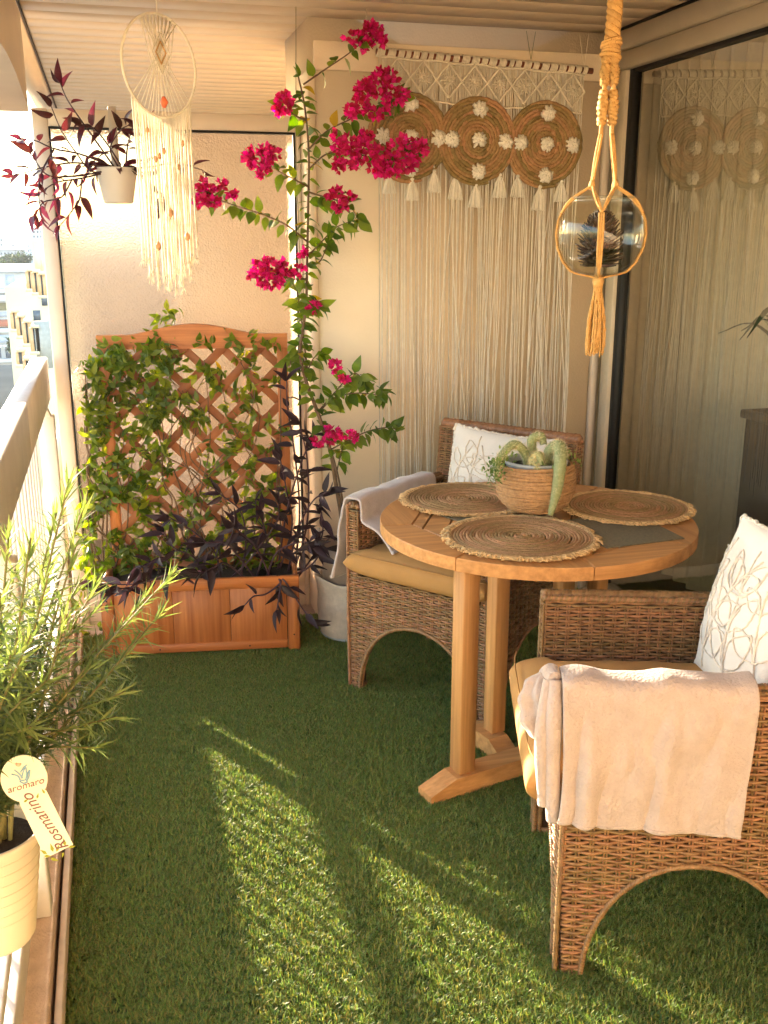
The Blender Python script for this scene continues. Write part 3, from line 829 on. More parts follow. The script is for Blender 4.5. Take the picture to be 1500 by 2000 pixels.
# gathered end of the blanket lying on the cushion
th_, ph_ = np.meshgrid(np.linspace(0, 2*np.pi, 72, endpoint=True), np.linspace(.02, np.pi-.02, 44), indexing='ij')
rd_ = 1+.20*np.abs(np.sin(2.6*th_+1.6*np.cos(ph_)+.4))-.16*np.abs(np.sin(4.1*th_-2.2*ph_))+.06*np.sin(9*ph_+3*th_)
rd_ = rd_*np.minimum(1, .45+ph_/1.6)
rd_[-1] = rd_[0]
G_ = np.stack([h_-.058+.050*rd_*np.sin(ph_)*np.cos(th_), -.052+.052*rd_*np.sin(ph_)*np.sin(th_), .640+.080*np.cos(ph_)*(.9+.1*rd_)], -1)
o = MB().grid(G_).build('gathered_end', K['blanket'], None, True); o.parent = bl1
md = o.modifiers.new('soft', 'SUBSURF'); md.levels = 1; md.render_levels = 1
K['blanket_l'] = M('lilac_fleece', (.54, .46, .44), (.47, .39, .37), rough=.95, scale=22, bump=.5, bscale=260, sheen=.8)
blanket('throw_blanket', 'greyish lilac blanket draped over the chair arm beside the bougainvillea', MWL, -1, .0, .47, .40, .557, K['blanket_l'], 8, flare=.075, inset=.13, folds=.75, skew=.02)

# ================================================================== round table
TC = np.array([1.24, 2.76]); TR, TZ = .485, .762
tb = thing('round_table', 'round teak table with slatted top on a crossed trestle base', 'table', (TC[0], TC[1], 0))
def clip_poly(poly, n, d):
    out = []
    for a, b in zip(poly, poly[1:]+poly[:1]):
        fa, fb = a[0]*n[0]+a[1]*n[1]-d, b[0]*n[0]+b[1]*n[1]-d
        if fa <= 0: out.append(a)
        if fa*fb < 0:
            t = fa/(fa-fb); out.append((a[0]+(b[0]-a[0])*t, a[1]+(b[1]-a[1])*t))
    return out
j0 = PZ(905, 1082, TZ)[:2]-TC
A0 = math.atan2(j0[1], j0[0])
ap = .365
def slab_part(poly, z0, z1, name, mat, parent, ch=.003):
    mb = MB(); c = np.mean(poly, 0)
    lo = [(*p, z0) for p in poly]
    k = len(poly)
    inner = []
    for p in poly:
        v = np.array(c)-np.array(p); inner.append(tuple(np.array(p)+v/np.linalg.norm(v)*ch))
    V = np.array([(*p, z0) for p in poly]+[(*p, z1-ch) for p in poly]+[(*p, z1) for p in inner])
    i = np.arange(k); i2 = (i+1) % k
    Q = np.vstack([np.stack([i, i2, i2+k, i+k], -1), np.stack([i+k, i2+k, i2+2*k, i+2*k], -1)])
    mb.add(V, Q); mb.poly.append(list(range(k))[::-1]); mb.poly.append([2*k+a for a in range(k)])
    return mb.build(name, mat, parent)
for k in range(8):
    a0, a1 = A0+k*math.pi/4+.003, A0+(k+1)*math.pi/4-.003
    am = (a0+a1)/2
    arc = [(TC[0]+TR*math.cos(a), TC[1]+TR*math.sin(a)) for a in np.linspace(a0, a1, 14)]
    ri = ap/math.cos(math.pi/8)
    inn = [(TC[0]+ri*math.cos(a1), TC[1]+ri*math.sin(a1)), (TC[0]+ri*math.cos(a0), TC[1]+ri*math.sin(a0))]
    slab_part(arc+inn, TZ-.038, TZ, 'rim_segment', K['oak_x'] if k % 2 else K['oak_y'], tb)
th = A0+math.pi/8
dx, dn = np.array([math.cos(th), math.sin(th)]), np.array([-math.sin(th), math.cos(th)])
w = .072
for k in range(-5, 6):
    c = dn*k*w
    poly = [tuple(c+dx*s*.6+dn*t*(w/2-.003)) for s, t in ((-1, -1), (1, -1), (1, 1), (-1, 1))]
    for q in range(8):
        a = A0+(q+.5)*math.pi/4
        poly = clip_poly(poly, (math.cos(a), math.sin(a)), ap-.004)
        if not poly: break
    if poly and len(poly) > 2:
        slab_part([(p[0]+TC[0], p[1]+TC[1]) for p in poly], TZ-.030, TZ-.001, 'slat', K['oak_x'], tb)
# trestle
fd = unit((.97, .24, 0)); fn = np.array([-fd[1], fd[0], 0])
def foot(a, d, L, name='foot'):
    d = unit(d); n = np.array([-d[1], d[0], 0]); a = np.asarray(a, float)
    prof = [(0, .008), (.004, .0), (.20, 0), (.215, .016), (L-.215, .016), (L-.20, 0), (L, 0), (L, .034), (L-.07, .072), (.09, .072), (.0, .036)]
    pts = [a+d*p+np.array([0, 0, q])-n*.036 for p, q in prof]
    return MB().prism(pts, n*.072).build(name, K['oak_x'], tb)
foot((.797, 2.478, 0), fd, .86)
foot((1.052, 2.86, 0), (.26, -.97, 0), .262, 'foot')
L1 = np.array([.925, 2.513]); L2 = np.array([1.108, 2.722])
L3 = P(1102, 1130, 2.78)[:2]; L4 = P(1168, 1130, 2.98)[:2]
def leg(p, d, w=.056, z0=.072):
    d = unit((*d, 0)); n = np.array([-d[1], d[0], 0])
    MB().obox((p[0], p[1], (z0+TZ-.04)/2), d*w/2, n*w/2, (0, 0, (TZ-.04-z0)/2), .003).build('leg', K['oak_z'], tb)
leg(L1, fd[:2]); leg(L2, fd[:2], .052); leg(L3, fd[:2], .052, .0); leg(L4, fd[:2], .052, .0)
MB().beam((L2[0], L2[1], TZ-.06), (L4[0], L4[1], TZ-.06), .03, .03).build('top_rail', K['oak_x'], tb)

# ------------------------------------------------------------------ jute placemats
def rope_chunks(pts, rad, ref, r, lo=14, hi=34):
    # short lengths of fibre laid end to end along the coil
    mb = MB(); i = 0; n = len(pts)
    while i < n-4:
        j = min(n, i+int(r.integers(lo, hi))); k = np.linspace(0, 1, j-i)
        off = r.normal(0, .0007, 3)
        mb.tube(pts[i:j]+off, rad[i:j]*(.72+.33*np.sin(np.pi*np.clip(k, .08, .92))), 6, ref=ref, caps=False)
        i = j-3
    return mb
def spiral_mat(name, label, cx, cy, z, R, seed, sag=None):
    r = np.random.default_rng(seed)
    root = thing(name, label, 'placemat', (cx, cy, z), 'round jute placemats')
    pitch = .0092; n = int(R/pitch*2*np.pi/.11)
    th = np.linspace(0, R/pitch*2*np.pi, n); rr = .003+pitch*th/(2*np.pi)
    zz = z+.004+.0012*np.sin(th*3.1)*np.sin(rr*60)+r.normal(0, .0004, n)
    pts = np.stack([cx+rr*np.cos(th), cy+rr*np.sin(th), zz], -1)
    rad = .0050*(1+.30*np.abs(np.sin(np.cumsum(np.full(n, .11)*rr)/.0070)))
    stuff(rope_chunks(pts, rad, (0, 0, 1), r).build('rope_spiral', K['jute'], root, True))
    mb = MB()
    m = 620
    for k in range(m):
        a = r.uniform(0, 2*np.pi); d = np.array([np.cos(a), np.sin(a), 0]); s = np.array([-d[1], d[0], 0])
        L = r.uniform(.016, .034); c0 = np.array([cx, cy, z+.004])+d*(R-.004)
        up = r.uniform(.0, .008)
        p = [c0, c0+d*L*.5+s*r.normal(0, .006)+np.array([0, 0, up]), c0+d*L+s*r.normal(0, .012)+np.array([0, 0, up*.4-.001])]
        mb.tube(spline(p, 5), .0017, 4, ref=(0, 0, 1))
    a = np.linspace(0, 2*np.pi, 160); rp = R+.007+r.normal(0, .002, 160); rp[-1] = rp[0]
    mb.tube(np.stack([cx+rp*np.cos(a), cy+rp*np.sin(a), np.full(160, z+.005)], -1), .0065, 6, ref=(0, 0, 1))
    stuff(mb.build('fringe', K['jute_lt'], root, True))
    return root
spiral_mat('placemat', 'round jute placemat nearest the viewer with pale frayed fringe', 1.105, 2.560, TZ+.0045, .203, 1)
spiral_mat('placemat', 'round jute placemat on the far left of the table beside the basket', 1.098, 3.005, TZ+.0045, .195, 2)
spiral_mat('placemat', 'round jute placemat on the right of the table beside the basket', 1.560, 2.775, TZ+.0045, .185, 3)
def rect_mat(label, pts):
    pts = [np.array([p[0], p[1], TZ+.0006]) for p in pts]
    o = MB().prism(pts, (0, 0, .003)).build('table_mat', K['mat']); tag(o, label, 'table mat', 'flat woven table mats')
rect_mat('flat dark woven mat showing under the right jute placemat', [PZ(1337, 1053, TZ), PZ(1185, 1072, TZ), PZ(1075, 1020, TZ), PZ(1240, 1005, TZ)])
rect_mat('flat dark woven mat showing between the left jute placemats', [PZ(905, 1022, TZ), PZ(845, 1003, TZ), PZ(905, 975, TZ), PZ(985, 1000, TZ)])

# ------------------------------------------------------------------ basket with monkey tail cactus
BC = PZ(1051, 1003, TZ+.008); bx, by, bz0 = float(BC[0]), float(BC[1])+.03, TZ+.016
pxm = 0.00147
bk = thing('cactus_basket', 'round woven basket pot on the table holding a drooping fuzzy cactus', 'basket', (bx, by, bz0))
prof = [(.0, .078), (.012, .091), (.03, .107), (.06, .118), (.09, .121), (.12, .117), (.143, .108)]
H = .143; n = 2600
k = np.linspace(0, 1, n); zz = k*H; rr = np.interp(zz, [p[0] for p in prof], [p[1] for p in prof])
th = k*16*2*np.pi
jit = np.cumsum(np.abs(np.random.default_rng(4).normal(1, .3, n))); rad = .0050*(1+.35*np.abs(np.sin(jit*.42)))
pts = np.stack([bx+rr*np.cos(th), by+rr*np.sin(th), bz0+.005+zz+.0015*np.sin(th*2.3)], -1)
basket_m = M('basket_weave', (.50, .29, .13), (.33, .18, .08), rough=.8, scale=90, bump=.6, bscale=250, island=.1)
MB().tube(pts, rad, 7, ref=(0, 0, 1)).build('basket_weave', basket_m, bk, True)
MB().lathe([(.0, .002), (.066, .002), (.080, .012), (.103, .06), (.108, .09), (.105, .12), (.099, .143)], (bx, by, bz0), 48).build('basket_lining', K['wicker_core'], bk, True)
pot = thing('cactus_pot', 'grey plastic pot sitting inside the woven basket', 'pot', (bx, by, bz0))
MB().lathe([(.0, .02), (.07, .02), (.092, .135), (.097, .150), (.099, .158), (.095, .160), (.091, .154), (.088, .135), (.0, .130)], (bx, by, bz0), 48).build('pot_wall', K['pot_g'], pot, True)
MB().lathe([(.0, .142), (.05, .144), (.089, .138)], (bx, by, bz0), 32).build('soil', K['soil'], pot, True)
cz = bz0+.145
cac = thing('monkey_tail_cactus', 'fuzzy pale green cactus with drooping tails in the basket', 'cactus', (bx, by, cz))
CY = by
def PC(u, v, dy=0.0): return P(u, v, CY+dy)
tails = [
    ([PC(1068, 925, 0), PC(1072, 885, -.03), PC(1092, 872, -.075), PC(1094, 905, -.128), PC(1088, 955, -.135), PC(1075, 1006, -.135)], [.016, .021, .024, .023, .020, .010]),
    ([PC(1030, 925, 0), PC(1028, 890, -.0), PC(1005, 868, -.01), PC(980, 890, -.03), PC(968, 925, -.06)], [.015, .017, .017, .015, .006]),
    ([PC(1050, 925, .02), PC(1040, 880, .02), PC(1040, 858, .015), PC(1056, 852, .01), PC(1062, 868, .0)], [.015, .017, .018, .017, .012]),
    ([PC(1045, 925, -.03), PC(1042, 900, -.05), PC(1052, 890, -.07), PC(1058, 908, -.085)], [.012, .016, .017, .010]),
    ([PC(1095, 920, .02), PC(1098, 890, .02), PC(1108, 880, .01)], [.016, .019, .014]),
    ([PC(1045, 925, -.05), PC(1042, 905, -.06), PC(1050, 918, -.09), PC(1052, 930, -.1)], [.010, .013, .012, .007]),
]
for pts, rad in tails:
    p = spline(pts, 30); rr = np.interp(np.linspace(0, 1, 30), np.linspace(0, 1, len(rad)), rad)
    n = 14
    rr = rr*.82
    o = MB().tube(p, rr*(1+.04*np.sin(np.arange(30)*2.1)), n).build('tail', K['cactus'], cac, True)
    mb = MB(); r = np.random.default_rng(len(pts)*7)
    tg = np.gradient(p, axis=0); tg /= np.linalg.norm(tg, axis=1, keepdims=True)
    for q in range(1500):
        i = r.integers(0, 30); d = unit(r.normal(0, 1, 3)); d = unit(d-tg[i]*(d@tg[i]))
        b0 = p[i]+d*rr[i]+tg[i]*r.uniform(-.005, .005); e = b0+(d+tg[i]*r.uniform(-.5, .8))*r.uniform(.005, .011)
        s = unit(np.cross(d, tg[i]))*.0006
        mb.add([b0-s, b0+s, e], tris=[(0, 1, 2)])
    stuff(mb.build('spines', K['spine'], o))
# small succulents round the rim
def leaf_mesh(L=1., W=.4, fold=.15, curl=.2, n=4, tip=1.0):
    V, Q, T = [], [], []
    for i in range(n+1):
        f = i/n
        w = W/2*math.sin(math.pi*min(1, (f**(.8*tip))*.98+.02)) if i < n else .0
        z = curl*L*(-f*f)
        V += [(-w, f*L, z+fold*w), (0, f*L, z), (w, f*L, z+fold*w)]
    for i in range(n):
        a = i*3
        Q += [(a, a+1, a+4, a+3), (a+1, a+2, a+5, a+4)]
    return np.array(V), np.array(Q)
def orient(d, up=(0, 0, 1), roll=0.0):
    """3x3 whose y column is d and whose z column leans to up"""
    y = unit(d); x = np.cross(y, np.asarray(up, float))
    if np.linalg.norm(x) < 1e-3: x = np.cross(y, (1., .1, 0))
    x = unit(x); z = np.cross(x, y)
    if roll:
        c, s = math.cos(roll), math.sin(roll); x, z = c*x+s*z, -s*x+c*z
    return np.stack([x, y, z], 1)
def scatter_leaves(mb, base, items):
    """items: (pos, R, scale)"""
    V, Q = base
    for p, R, s in items:
        mb.add((V*s) @ R.T + p, Q)
def leaf_mw(p, R, s):
    m = Matrix.Identity(4)
    for i in range(3):
        for j in range(3): m[i][j] = float(R[i, j]*s)
        m[i][3] = float(p[i])
    return m
su = thing('trailing_succulent', 'small bright green succulents spilling from the rim of the basket', 'succulent', (bx, by, cz))
mb = MB(); r = np.random.default_rng(12); base = leaf_mesh(.012, .006, .1, -.2, 3)
for c, cnt, sp in ((PC(972, 912, -.05), 70, .016), (PC(966, 935, -.06), 60, .013), (PC(1112, 905, .0), 90, .020), (PC(1062, 925, -.09), 60, .016), (PC(1078, 880, .04), 60, .014), (PC(985, 900, -.02), 50, .018), (PC(1010, 905, .03), 70, .03), (PC(968, 920, -.055), 60, .02)):
    scatter_leaves(mb, base, [(c+r.normal(0, sp, 3)*np.array([1, .6, 1]), orient(r.normal(0, 1, 3)+np.array([0, 0, .5])), r.uniform(.8, 1.5)) for q in range(cnt)])
stuff(mb.build('succulent_leaves', K['succ'], su, True))

# ================================================================== macrame wall hanging
YH = 3.968
mh = thing('macrame_wall_hanging', 'long macrame wall hanging with wooden rod, three rope discs and string curtain', 'wall hanging', P(950, 130, YH))
ra, rb = P(735, 101, YH), P(1157, 139, YH)
MB().tube([ra, rb], .0115, 12).build('rod', K['rod'], mh, True)
rd = unit(rb-ra); RL = np.linalg.norm(rb-ra)
mb = MB(); r = np.random.default_rng(5)
s_ = .004
while s_ < RL-.03:
    cnt = int(r.integers(3, 6))
    for q in range(cnt):
        c = ra+rd*s_; a = np.linspace(0, 2*np.pi, 11)
        tilt = .0035
        mb.tube(np.stack([c[0]+tilt*np.sin(a)*1.0, c[1]+.0150*np.cos(a), c[2]+.0150*np.sin(a)], -1), .0036, 4, ref=(1, 0, 0), caps=False)
        s_ += .0062
    s_ += r.uniform(.006, .013)
stuff(mb.build('cord_wraps', K['cotton'], mh, True))
# hanging string curtain: fine cords over the whole width
def hx(f): return ra+rd*RL*f
mb = MB(); mbc = MB()
f = .012
while f < .965:
    p = hx(f)
    zb = r.uniform(.42, .62); x = p[0]; y = YH+.006+r.normal(0, .004)
    amp = r.normal(0, .006); drift = r.normal(0, .012); ph = r.uniform(0, 6)
    t = np.linspace(0, 1, 14)
    pts = np.stack([x+drift*t**2+amp*np.sin(t*4+ph)*t, y+r.normal(0, .003)+.006*np.sin(t*3+ph), p[2]-.012+(zb-p[2])*t], -1)
    (mb if r.random() < .75 else mbc).tube(pts, r.uniform(.0017, .0031), 4, ref=(0, 1, 0), caps=False)
    f += r.choice([.004, .005, .007, .010, .014, .020])
for q in range(16):
    p = hx(r.uniform(.05, .93)); dr_ = r.choice([-1, 1])*r.uniform(.03, .11); t = np.linspace(0, 1, 18); zb = r.uniform(.5, 1.0)
    mb.tube(np.stack([p[0]+dr_*t**1.5+.01*np.sin(t*7+q), np.full(18, YH+.002)-.006*np.sin(t*3), p[2]-.012+(zb-p[2])*t], -1), .0022, 4, ref=(0, 1, 0), caps=False)
stuff(mb.build('string_curtain', K['cotton2'], mh, True))
K['cotton3'] = M('grey_curtain_cord', (.66, .60, .52), rough=.95, scale=30, var=.1, island=.15)
stuff(mbc.build('string_curtain', K['cotton3'], mh, True))
# knotted diamond band
BH = .158
mb = MB()
f = .01
while f < .96:
    p = hx(f); mb.tube([p+(0, -.004, -.014), p+(r.normal(0, .002), -.004, -BH)], .0021, 4, ref=(0, 1, 0), caps=False); f += .0068
stuff(mb.build('band_cords', K['cotton'], mh, True))
nd = 8; dw = .93/nd
for k in range(nd):
    c0 = .03+dw*(k+.5); mb = MB()
    pt = lambda ff, dz: hx(ff)+np.array([0, -.012, -.020-dz*(BH-.035)])
    up_, dn_, lf, rg = pt(c0, .0), pt(c0, 1.0), pt(c0-dw/2, .5), pt(c0+dw/2, .5)
    for a, b in ((up_, lf), (lf, dn_), (dn_, rg), (rg, up_)): braid(mb, lerp_path([a, b], .002), .0046, 12)
    cc = pt(c0, .5)
    for q in range(14):
        a = 2*np.pi*q/14; rr_ = .038 if q % 2 else .028
        e = cc+np.array([math.cos(a)*rr_*.9, -.002, math.sin(a)*rr_*1.15])
        mb.tube([cc+(0, -.004, 0), e], .0027, 4)
    mb.tube([cc+(0, -.006, .006), cc+(0, -.006, -.006)], .006, 8)
    mb.build('knotted_diamond', K['cotton'], mh, True)
mb = MB(); ff = np.linspace(.015, .955, 60)
for dz in (-.018, -BH-.004):
    braid(mb, spline(np.array([hx(q)+np.array([0, -.010, dz+.0025*math.sin(q*31)]) for q in ff]), 400), .0042, 150)
    mb.build('band_cord_row', K['cotton'], mh, True); mb = MB()
# rope discs
DR = .160
discs = [P(800, 268, YH-.012), P(933, 275, YH-.015), P(1065, 282, YH-.012)]
def yarn_flower(c, R, parent, seed):
    rr_ = np.random.default_rng(seed); mb = MB()
    for q in range(90):
        a = rr_.uniform(0, 2*np.pi); L = R*rr_.uniform(.8, 1.05); out = rr_.uniform(.1, 1.0)
        e = c+np.array([math.cos(a)*L*math.sqrt(out), -.020*(1.15-out), math.sin(a)*L*math.sqrt(out)])
        mid = (c+e)/2+np.array([0, -.010, 0])
        mb.tube(spline([c, mid, e], 4), [.003, .0055, .0055, .004], 5)
    mb.build('yarn_flower', K['pompom'], parent, True)
for i, c in enumerate(discs):
    rr0 = np.random.default_rng(30+i); pitch = .0125; n = int(DR/pitch*2*np.pi/.10)
    th = np.linspace(0, DR/pitch*2*np.pi, n); rr_ = .004+pitch*th/(2*np.pi)
    jit = np.cumsum(.10*rr_)/.0115
    rad = .0066*(1+.38*np.abs(np.sin(jit)))*(1+rr0.normal(0, .05, n))
    pts = np.stack([c[0]+rr_*np.cos(th), c[1]+rr0.normal(0, .0012, n), c[2]+rr_*np.sin(th)], -1)
    d = stuff(rope_chunks(pts, rad*1.05, (0, 1, 0), rr0, 8, 20).build('rope_disc', K['disc'], mh, True))
    for q, (dx_, dz_) in enumerate(((0, 0), (0, .115), (0, -.118), (-.112, .002), (.112, -.002))):
        yarn_flower(c+np.array([dx_, -.012, dz_]), .034, d, 50+i*9+q)
def tassel(u, v0, v1, seed, parent, mat, yy=YH-.014, spread=.032):
    r0 = np.random.default_rng(seed); mb = MB()
    a, b = P(u, v0, yy), P(u, v1, yy)
    H = a[2]-b[2]
    mb.tube([a, a-(0, 0, H*.16)], .003, 5)
    k = np.linspace(0, 1, 9)
    mb.tube(np.array([a-(0, 0, H*(.14+.16*q)) for q in k]), .0095*np.sin(np.pi*np.clip(k*.9+.05, 0, 1)), 10)
    for q in range(80):
        an = r0.uniform(0, 2*np.pi); ro = math.sqrt(r0.random())
        e = a-np.array([0, 0, H*r0.uniform(.93, 1.02)])+np.array([math.cos(an)*ro*spread, math.sin(an)*ro*spread*.55, 0])
        m = a-np.array([0, 0, H*.5])+np.array([math.cos(an)*ro*spread*.6, math.sin(an)*ro*spread*.4, 0])
        mb.tube(spline([a-np.array([0, 0, H*.22]), m, e], 5), .0022, 4, caps=False)
    mb.build('tassel', mat, parent, True)
for i, (u, v0, v1) in enumerate(((760, 335, 378), (805, 338, 392), (848, 322, 376), (890, 330, 390), (930, 348, 405), (977, 328, 386), (1012, 332, 386), (1055, 352, 411), (1097, 342, 394))):
    tassel(u, v0, v1, 70+i, mh, K['pompom'])
for u in (1028, 1046):
    MB().tube([P(u, 60+(u-1028)*.1, YH+.004), P(1037, 116, YH)], .0011, 5).build('suspension_thread', K['stem_g'], mh)
for u in (1132, 1150):
    MB().tube([P(u, 66, YH+.004), P(1141, 136, YH)], .0009, 5).build('suspension_thread', K['cotton'], mh)

# ================================================================== hanging glass bowl in a rope holder
YB = 2.0
Bc = P(1173, 462, YB)
vd = unit(np.array([Bc[0], Bc[1], 0])); vr = np.array([vd[1], -vd[0], 0])        # away from and right of the viewer
BR = .0905
bprof = [(.0, -.078), (.040, -.078), (.056, -.072), (.074, -.052), (.087, -.022), (.0905, .006), (.087, .034), (.077, .056), (.066, .067), (.064, .073), (.066, .079)]
bowl = thing('glass_bowl', 'round clear glass bowl hanging in a rope holder', 'glass bowl', Bc+(0, 0, -.078))
MB().lathe(bprof, Bc, 56).build('bowl_wall', K['bowl_glass'], bowl, True)
rim = np.array([Bc+np.array([.0665*math.cos(a), .0665*math.sin(a), .079]) for a in np.linspace(0, 2*np.pi, 50)])
MB().tube(rim, .0022, 6, ref=(0, 0, 1), caps=False).build('rim', K['bowl_glass'], bowl, True)
def brad(z): return float(np.interp(z, [p[1] for p in bprof[1:]], [p[0] for p in bprof[1:]]))
hg = thing('rope_plant_hanger', 'golden jute macrame hanger holding the glass bowl from the ceiling', 'hanger', (Bc[0], Bc[1], Bc[2]-.3))
def B(a, rad, z):
    """a: angle, 0 = towards viewer, 90 = right"""
    q = math.radians(a); return Bc+(-vd*math.cos(q)+vr*math.sin(q))*rad+np.array([0, 0, z])
ztop = float(P(1195, 0, YB)[2]-Bc[2])+.06
zk = float(P(1193, 95, YB)[2]-Bc[2])
zn = float(P(1150, 362, YB)[2]-Bc[2])
zs = float(P(1170, 262, YB)[2]-Bc[2])
def ply_rope(parent, pts, r, turns, name='rope', plies=3, m=K['rope']):
    path = spline(pts, 160); mb = MB()
    tg = np.gradient(path, axis=0); tg /= np.linalg.norm(tg, axis=1, keepdims=True)
    mm = np.abs(tg).sum(0); ref = np.zeros(3); ref[np.argmin(mm)] = 1
    s = np.cross(tg, ref); s /= np.linalg.norm(s, axis=1, keepdims=True); t = np.cross(s, tg)
    ph = np.linspace(0, turns*2*np.pi, 160)
    for q in range(plies):
        o = q*2*np.pi/plies
        mb.tube(path+r*.55*(np.cos(ph+o)[:, None]*s+np.sin(ph+o)[:, None]*t), r*.58, 7, ref=ref)
    return mb.build(name, m, parent, True)
ply_rope(hg, [B(0, 0, ztop), B(90, .003, (ztop+zk)/2), B(0, 0, zk)], .0145, 4, 'top_rope')
mb = MB()
for q in range(5):
    a = np.linspace(0, 2*np.pi, 16); zz = zk+.014-q*.007
    rk = .0165+.002*math.sin(q*2)
    mb.tube(np.array([B(math.degrees(x)+q*20, rk, zz+.004*math.sin(x+q)) for x in a]), .0046, 6, ref=(0, 0, 1), caps=False)
mb.build('gathering_knot', K['rope'], hg, True)
angs = (-42, 48, 138, 228)
nodes = []
for i, a in enumerate(angs):
    rn = .034
    pts = [B(a, .007, zk-.012), B(a, .012, zk*.72+zs*.28), B(a, .016, zs)]
    # square-knot sennit
    path = spline(pts, 60)
    for q in range(3):
        lo, hi = .08+q*.30, .08+q*.30+.24
        seg = path[int(lo*59):int(hi*59)+1]
        k = np.linspace(0, 1, len(seg)); mb = MB()
        ph = k*4*2*np.pi
        for o in (0, np.pi):
            mb.tube(seg+0.0066*(np.cos(ph+o)[:, None]*vr+np.sin(ph+o)[:, None]*vd), .0056*(.8+.35*np.sin(np.pi*k)), 6)
        mb.build('sennit', K['rope'], hg, True)
    MB().tube(path, .0042, 6).build('rope', K['rope'], hg, True)
    nd_ = B(a, rn, zn)
    for d in (-1, 1):
        MB().tube(spline([B(a+d*10, .016, zs), B(a+d*6, .026, (zs+zn)/2), nd_], 20), .0028, 5).build('cord', K['rope'], hg, True)
    mb = MB()
    mb.tube([nd_+(0, 0, .010), nd_, nd_+(0, 0, -.008)], [.004, .0062, .004], 8); mb.build('knot', K['rope'], hg, True)
    nodes.append(nd_)
for i in range(4):
    ca = (0, 93, 180, 273)[i]
    zc_ = .047
    top = B(ca, brad(zc_)+.004, zc_)
    for nd_ in (nodes[i], nodes[(i+1) % 4]) if i else (nodes[0], nodes[1]):
        pass
    adj = {0: (0, 1), 1: (1, 2), 2: (2, 3), 3: (3, 0)}[i]
    for j in adj:
        mid = (nodes[j]+top)/2+(B(ca, 1, 0)-Bc)*.010
        for d in (-.0022, .0022):
            MB().tube(spline([nodes[j], mid+vr*d, top], 16), .0024, 5).build('cord', K['rope'], hg, True)
    zz = np.linspace(zc_, -.076, 22)
    for d in (-2.6, 0, 2.6):
        pts = [B(ca+d*(1 if z > -.06 else .4), brad(z)+.0032, z) for z in zz]+[B(ca, .02, -.082), B(0, .004, -.088)]
        MB().tube(spline(pts, 40), .0026, 5).build('cord', K['rope'], hg, True)
mb = MB(); mb.tube([B(0, 0, -.080), B(0, 0, -.092), B(0, 0, -.106)], [.009, .0125, .010], 10); mb.build('bottom_knot', K['rope'], hg, True)
zt0 = -.100; zt1 = float(P(1160, 697, YB)[2]-Bc[2])
mb = MB(); r0 = np.random.default_rng(8)
for q in range(64):
    a = r0.uniform(0, 360); ro = math.sqrt(r0.random())
    e = B(a, .021*ro, zt1+r0.uniform(0, .022)); m1 = B(a, .015*ro+.003, (zt0+zt1)/2)+r0.normal(0, .0015, 3)
    path = spline([B(a, .006*ro, zt0), m1, e], 20)
    mb.tube(path+r0.normal(0, .0006, path.shape), .0021*(1+.2*np.sin(np.arange(20)*2.3)), 5)
stuff(mb.build('tassel', K['rope'], hg, True))
# pine cone
pc = thing('pine_cone', 'dark open pine cone lying inside the hanging glass bowl', 'pine cone', Bc+(0, 0, -.07))
sv, sq = leaf_mesh(1., .62, .25, -.25, 4, .75)
mb = MB(); r0 = np.random.default_rng(3)
ax0 = Bc+np.array([0, 0, -.062])
MB().tube([ax0, ax0+(0, 0, .05), ax0+(0, 0, .105)], [.010, .012, .003], 8).build('core', K['cone'], pc, True)
for k in range(170):
    f = k/169; a = k*2.39996; zc_ = .002+f*.112
    ln = .043*math.sin(math.pi*(.28+.66*f))**.9*r0.uniform(.85, 1.1)+.004
    d = np.array([math.cos(a), math.sin(a), .15+1.1*f-.35*(1-f)])
    R_ = orient(d, (0, 0, 1))
    p = ax0+np.array([math.cos(a)*.006, math.sin(a)*.006, zc_-.01*f])
    mb.add((sv*ln*np.array([.85, 1, 1])) @ R_.T+p, sq)
o = stuff(mb.build('scales', K['cone'], pc)); md = o.modifiers.new('thick', 'SOLIDIFY'); md.thickness = .0022

# ================================================================== ring macrame hanging
Cr = P(312, 129, 2.9); RR = .1255
hv = np.array([math.cos(math.radians(38)), math.sin(math.radians(38)), 0]); hn = np.array([hv[1], -hv[0], 0])
dc = thing('ring_macrame_hanging', 'cream macrame hanging on a metal ring with long fringe and shells', 'macrame ring', Cr-(0, 0, .6))
def RP(a, rad=RR, o=0.0): return Cr+hv*rad*math.cos(a)+np.array([0, 0, rad*math.sin(a)])+hn*o
MB().tube(np.array([RP(a) for a in np.linspace(0, 2*np.pi, 90)]), .0034, 8, ref=hn, caps=False).build('ring', K['cotton'], dc, True)
MB().tube(spline([RP(math.pi/2), RP(math.pi/2)+(0, 0, .05), RP(math.pi/2)+(-.002, 0, .20)], 12), .0022, 6).build('hanging_cord', K['cotton'], dc, True)
mb = MB()
nth = 17
for k in range(nth):
    t = -1+2*k/(nth-1)
    xa = t*.50; xb = -t*.78
    A = RP(math.acos(xa)); Bb = RP(-math.acos(xb))
    mb.tube([A+hn*.002*(-1)**k, (A+Bb)/2+hn*.003*(-1)**k, Bb], .0015, 5)
for k in range(9):
    t = -1+2*k/8
    A = RP(math.acos(t*.46)); Bb = Cr+np.array([0, 0, -.012])+hv*t*.028+hn*.004
    mb.tube([A, Bb], .0015, 5)
stuff(mb.build('web_threads', K['cotton'], dc, True))
for q in range(2):
    mb = MB(); hgt = (.050, .028)[q]; c = Cr+np.array([0, 0, (.030, .032)[q]])+hn*.007
    pts = [c+(0, 0, hgt), c+hv*hgt*.62, c-(0, 0, hgt), c-hv*hgt*.62, c+(0, 0, hgt)]
    mb.tube(lerp_path(pts, .004), .0021, 5)
    mb.build('woven_diamond', (K['cotton'], K['rope'])[q], dc, True)
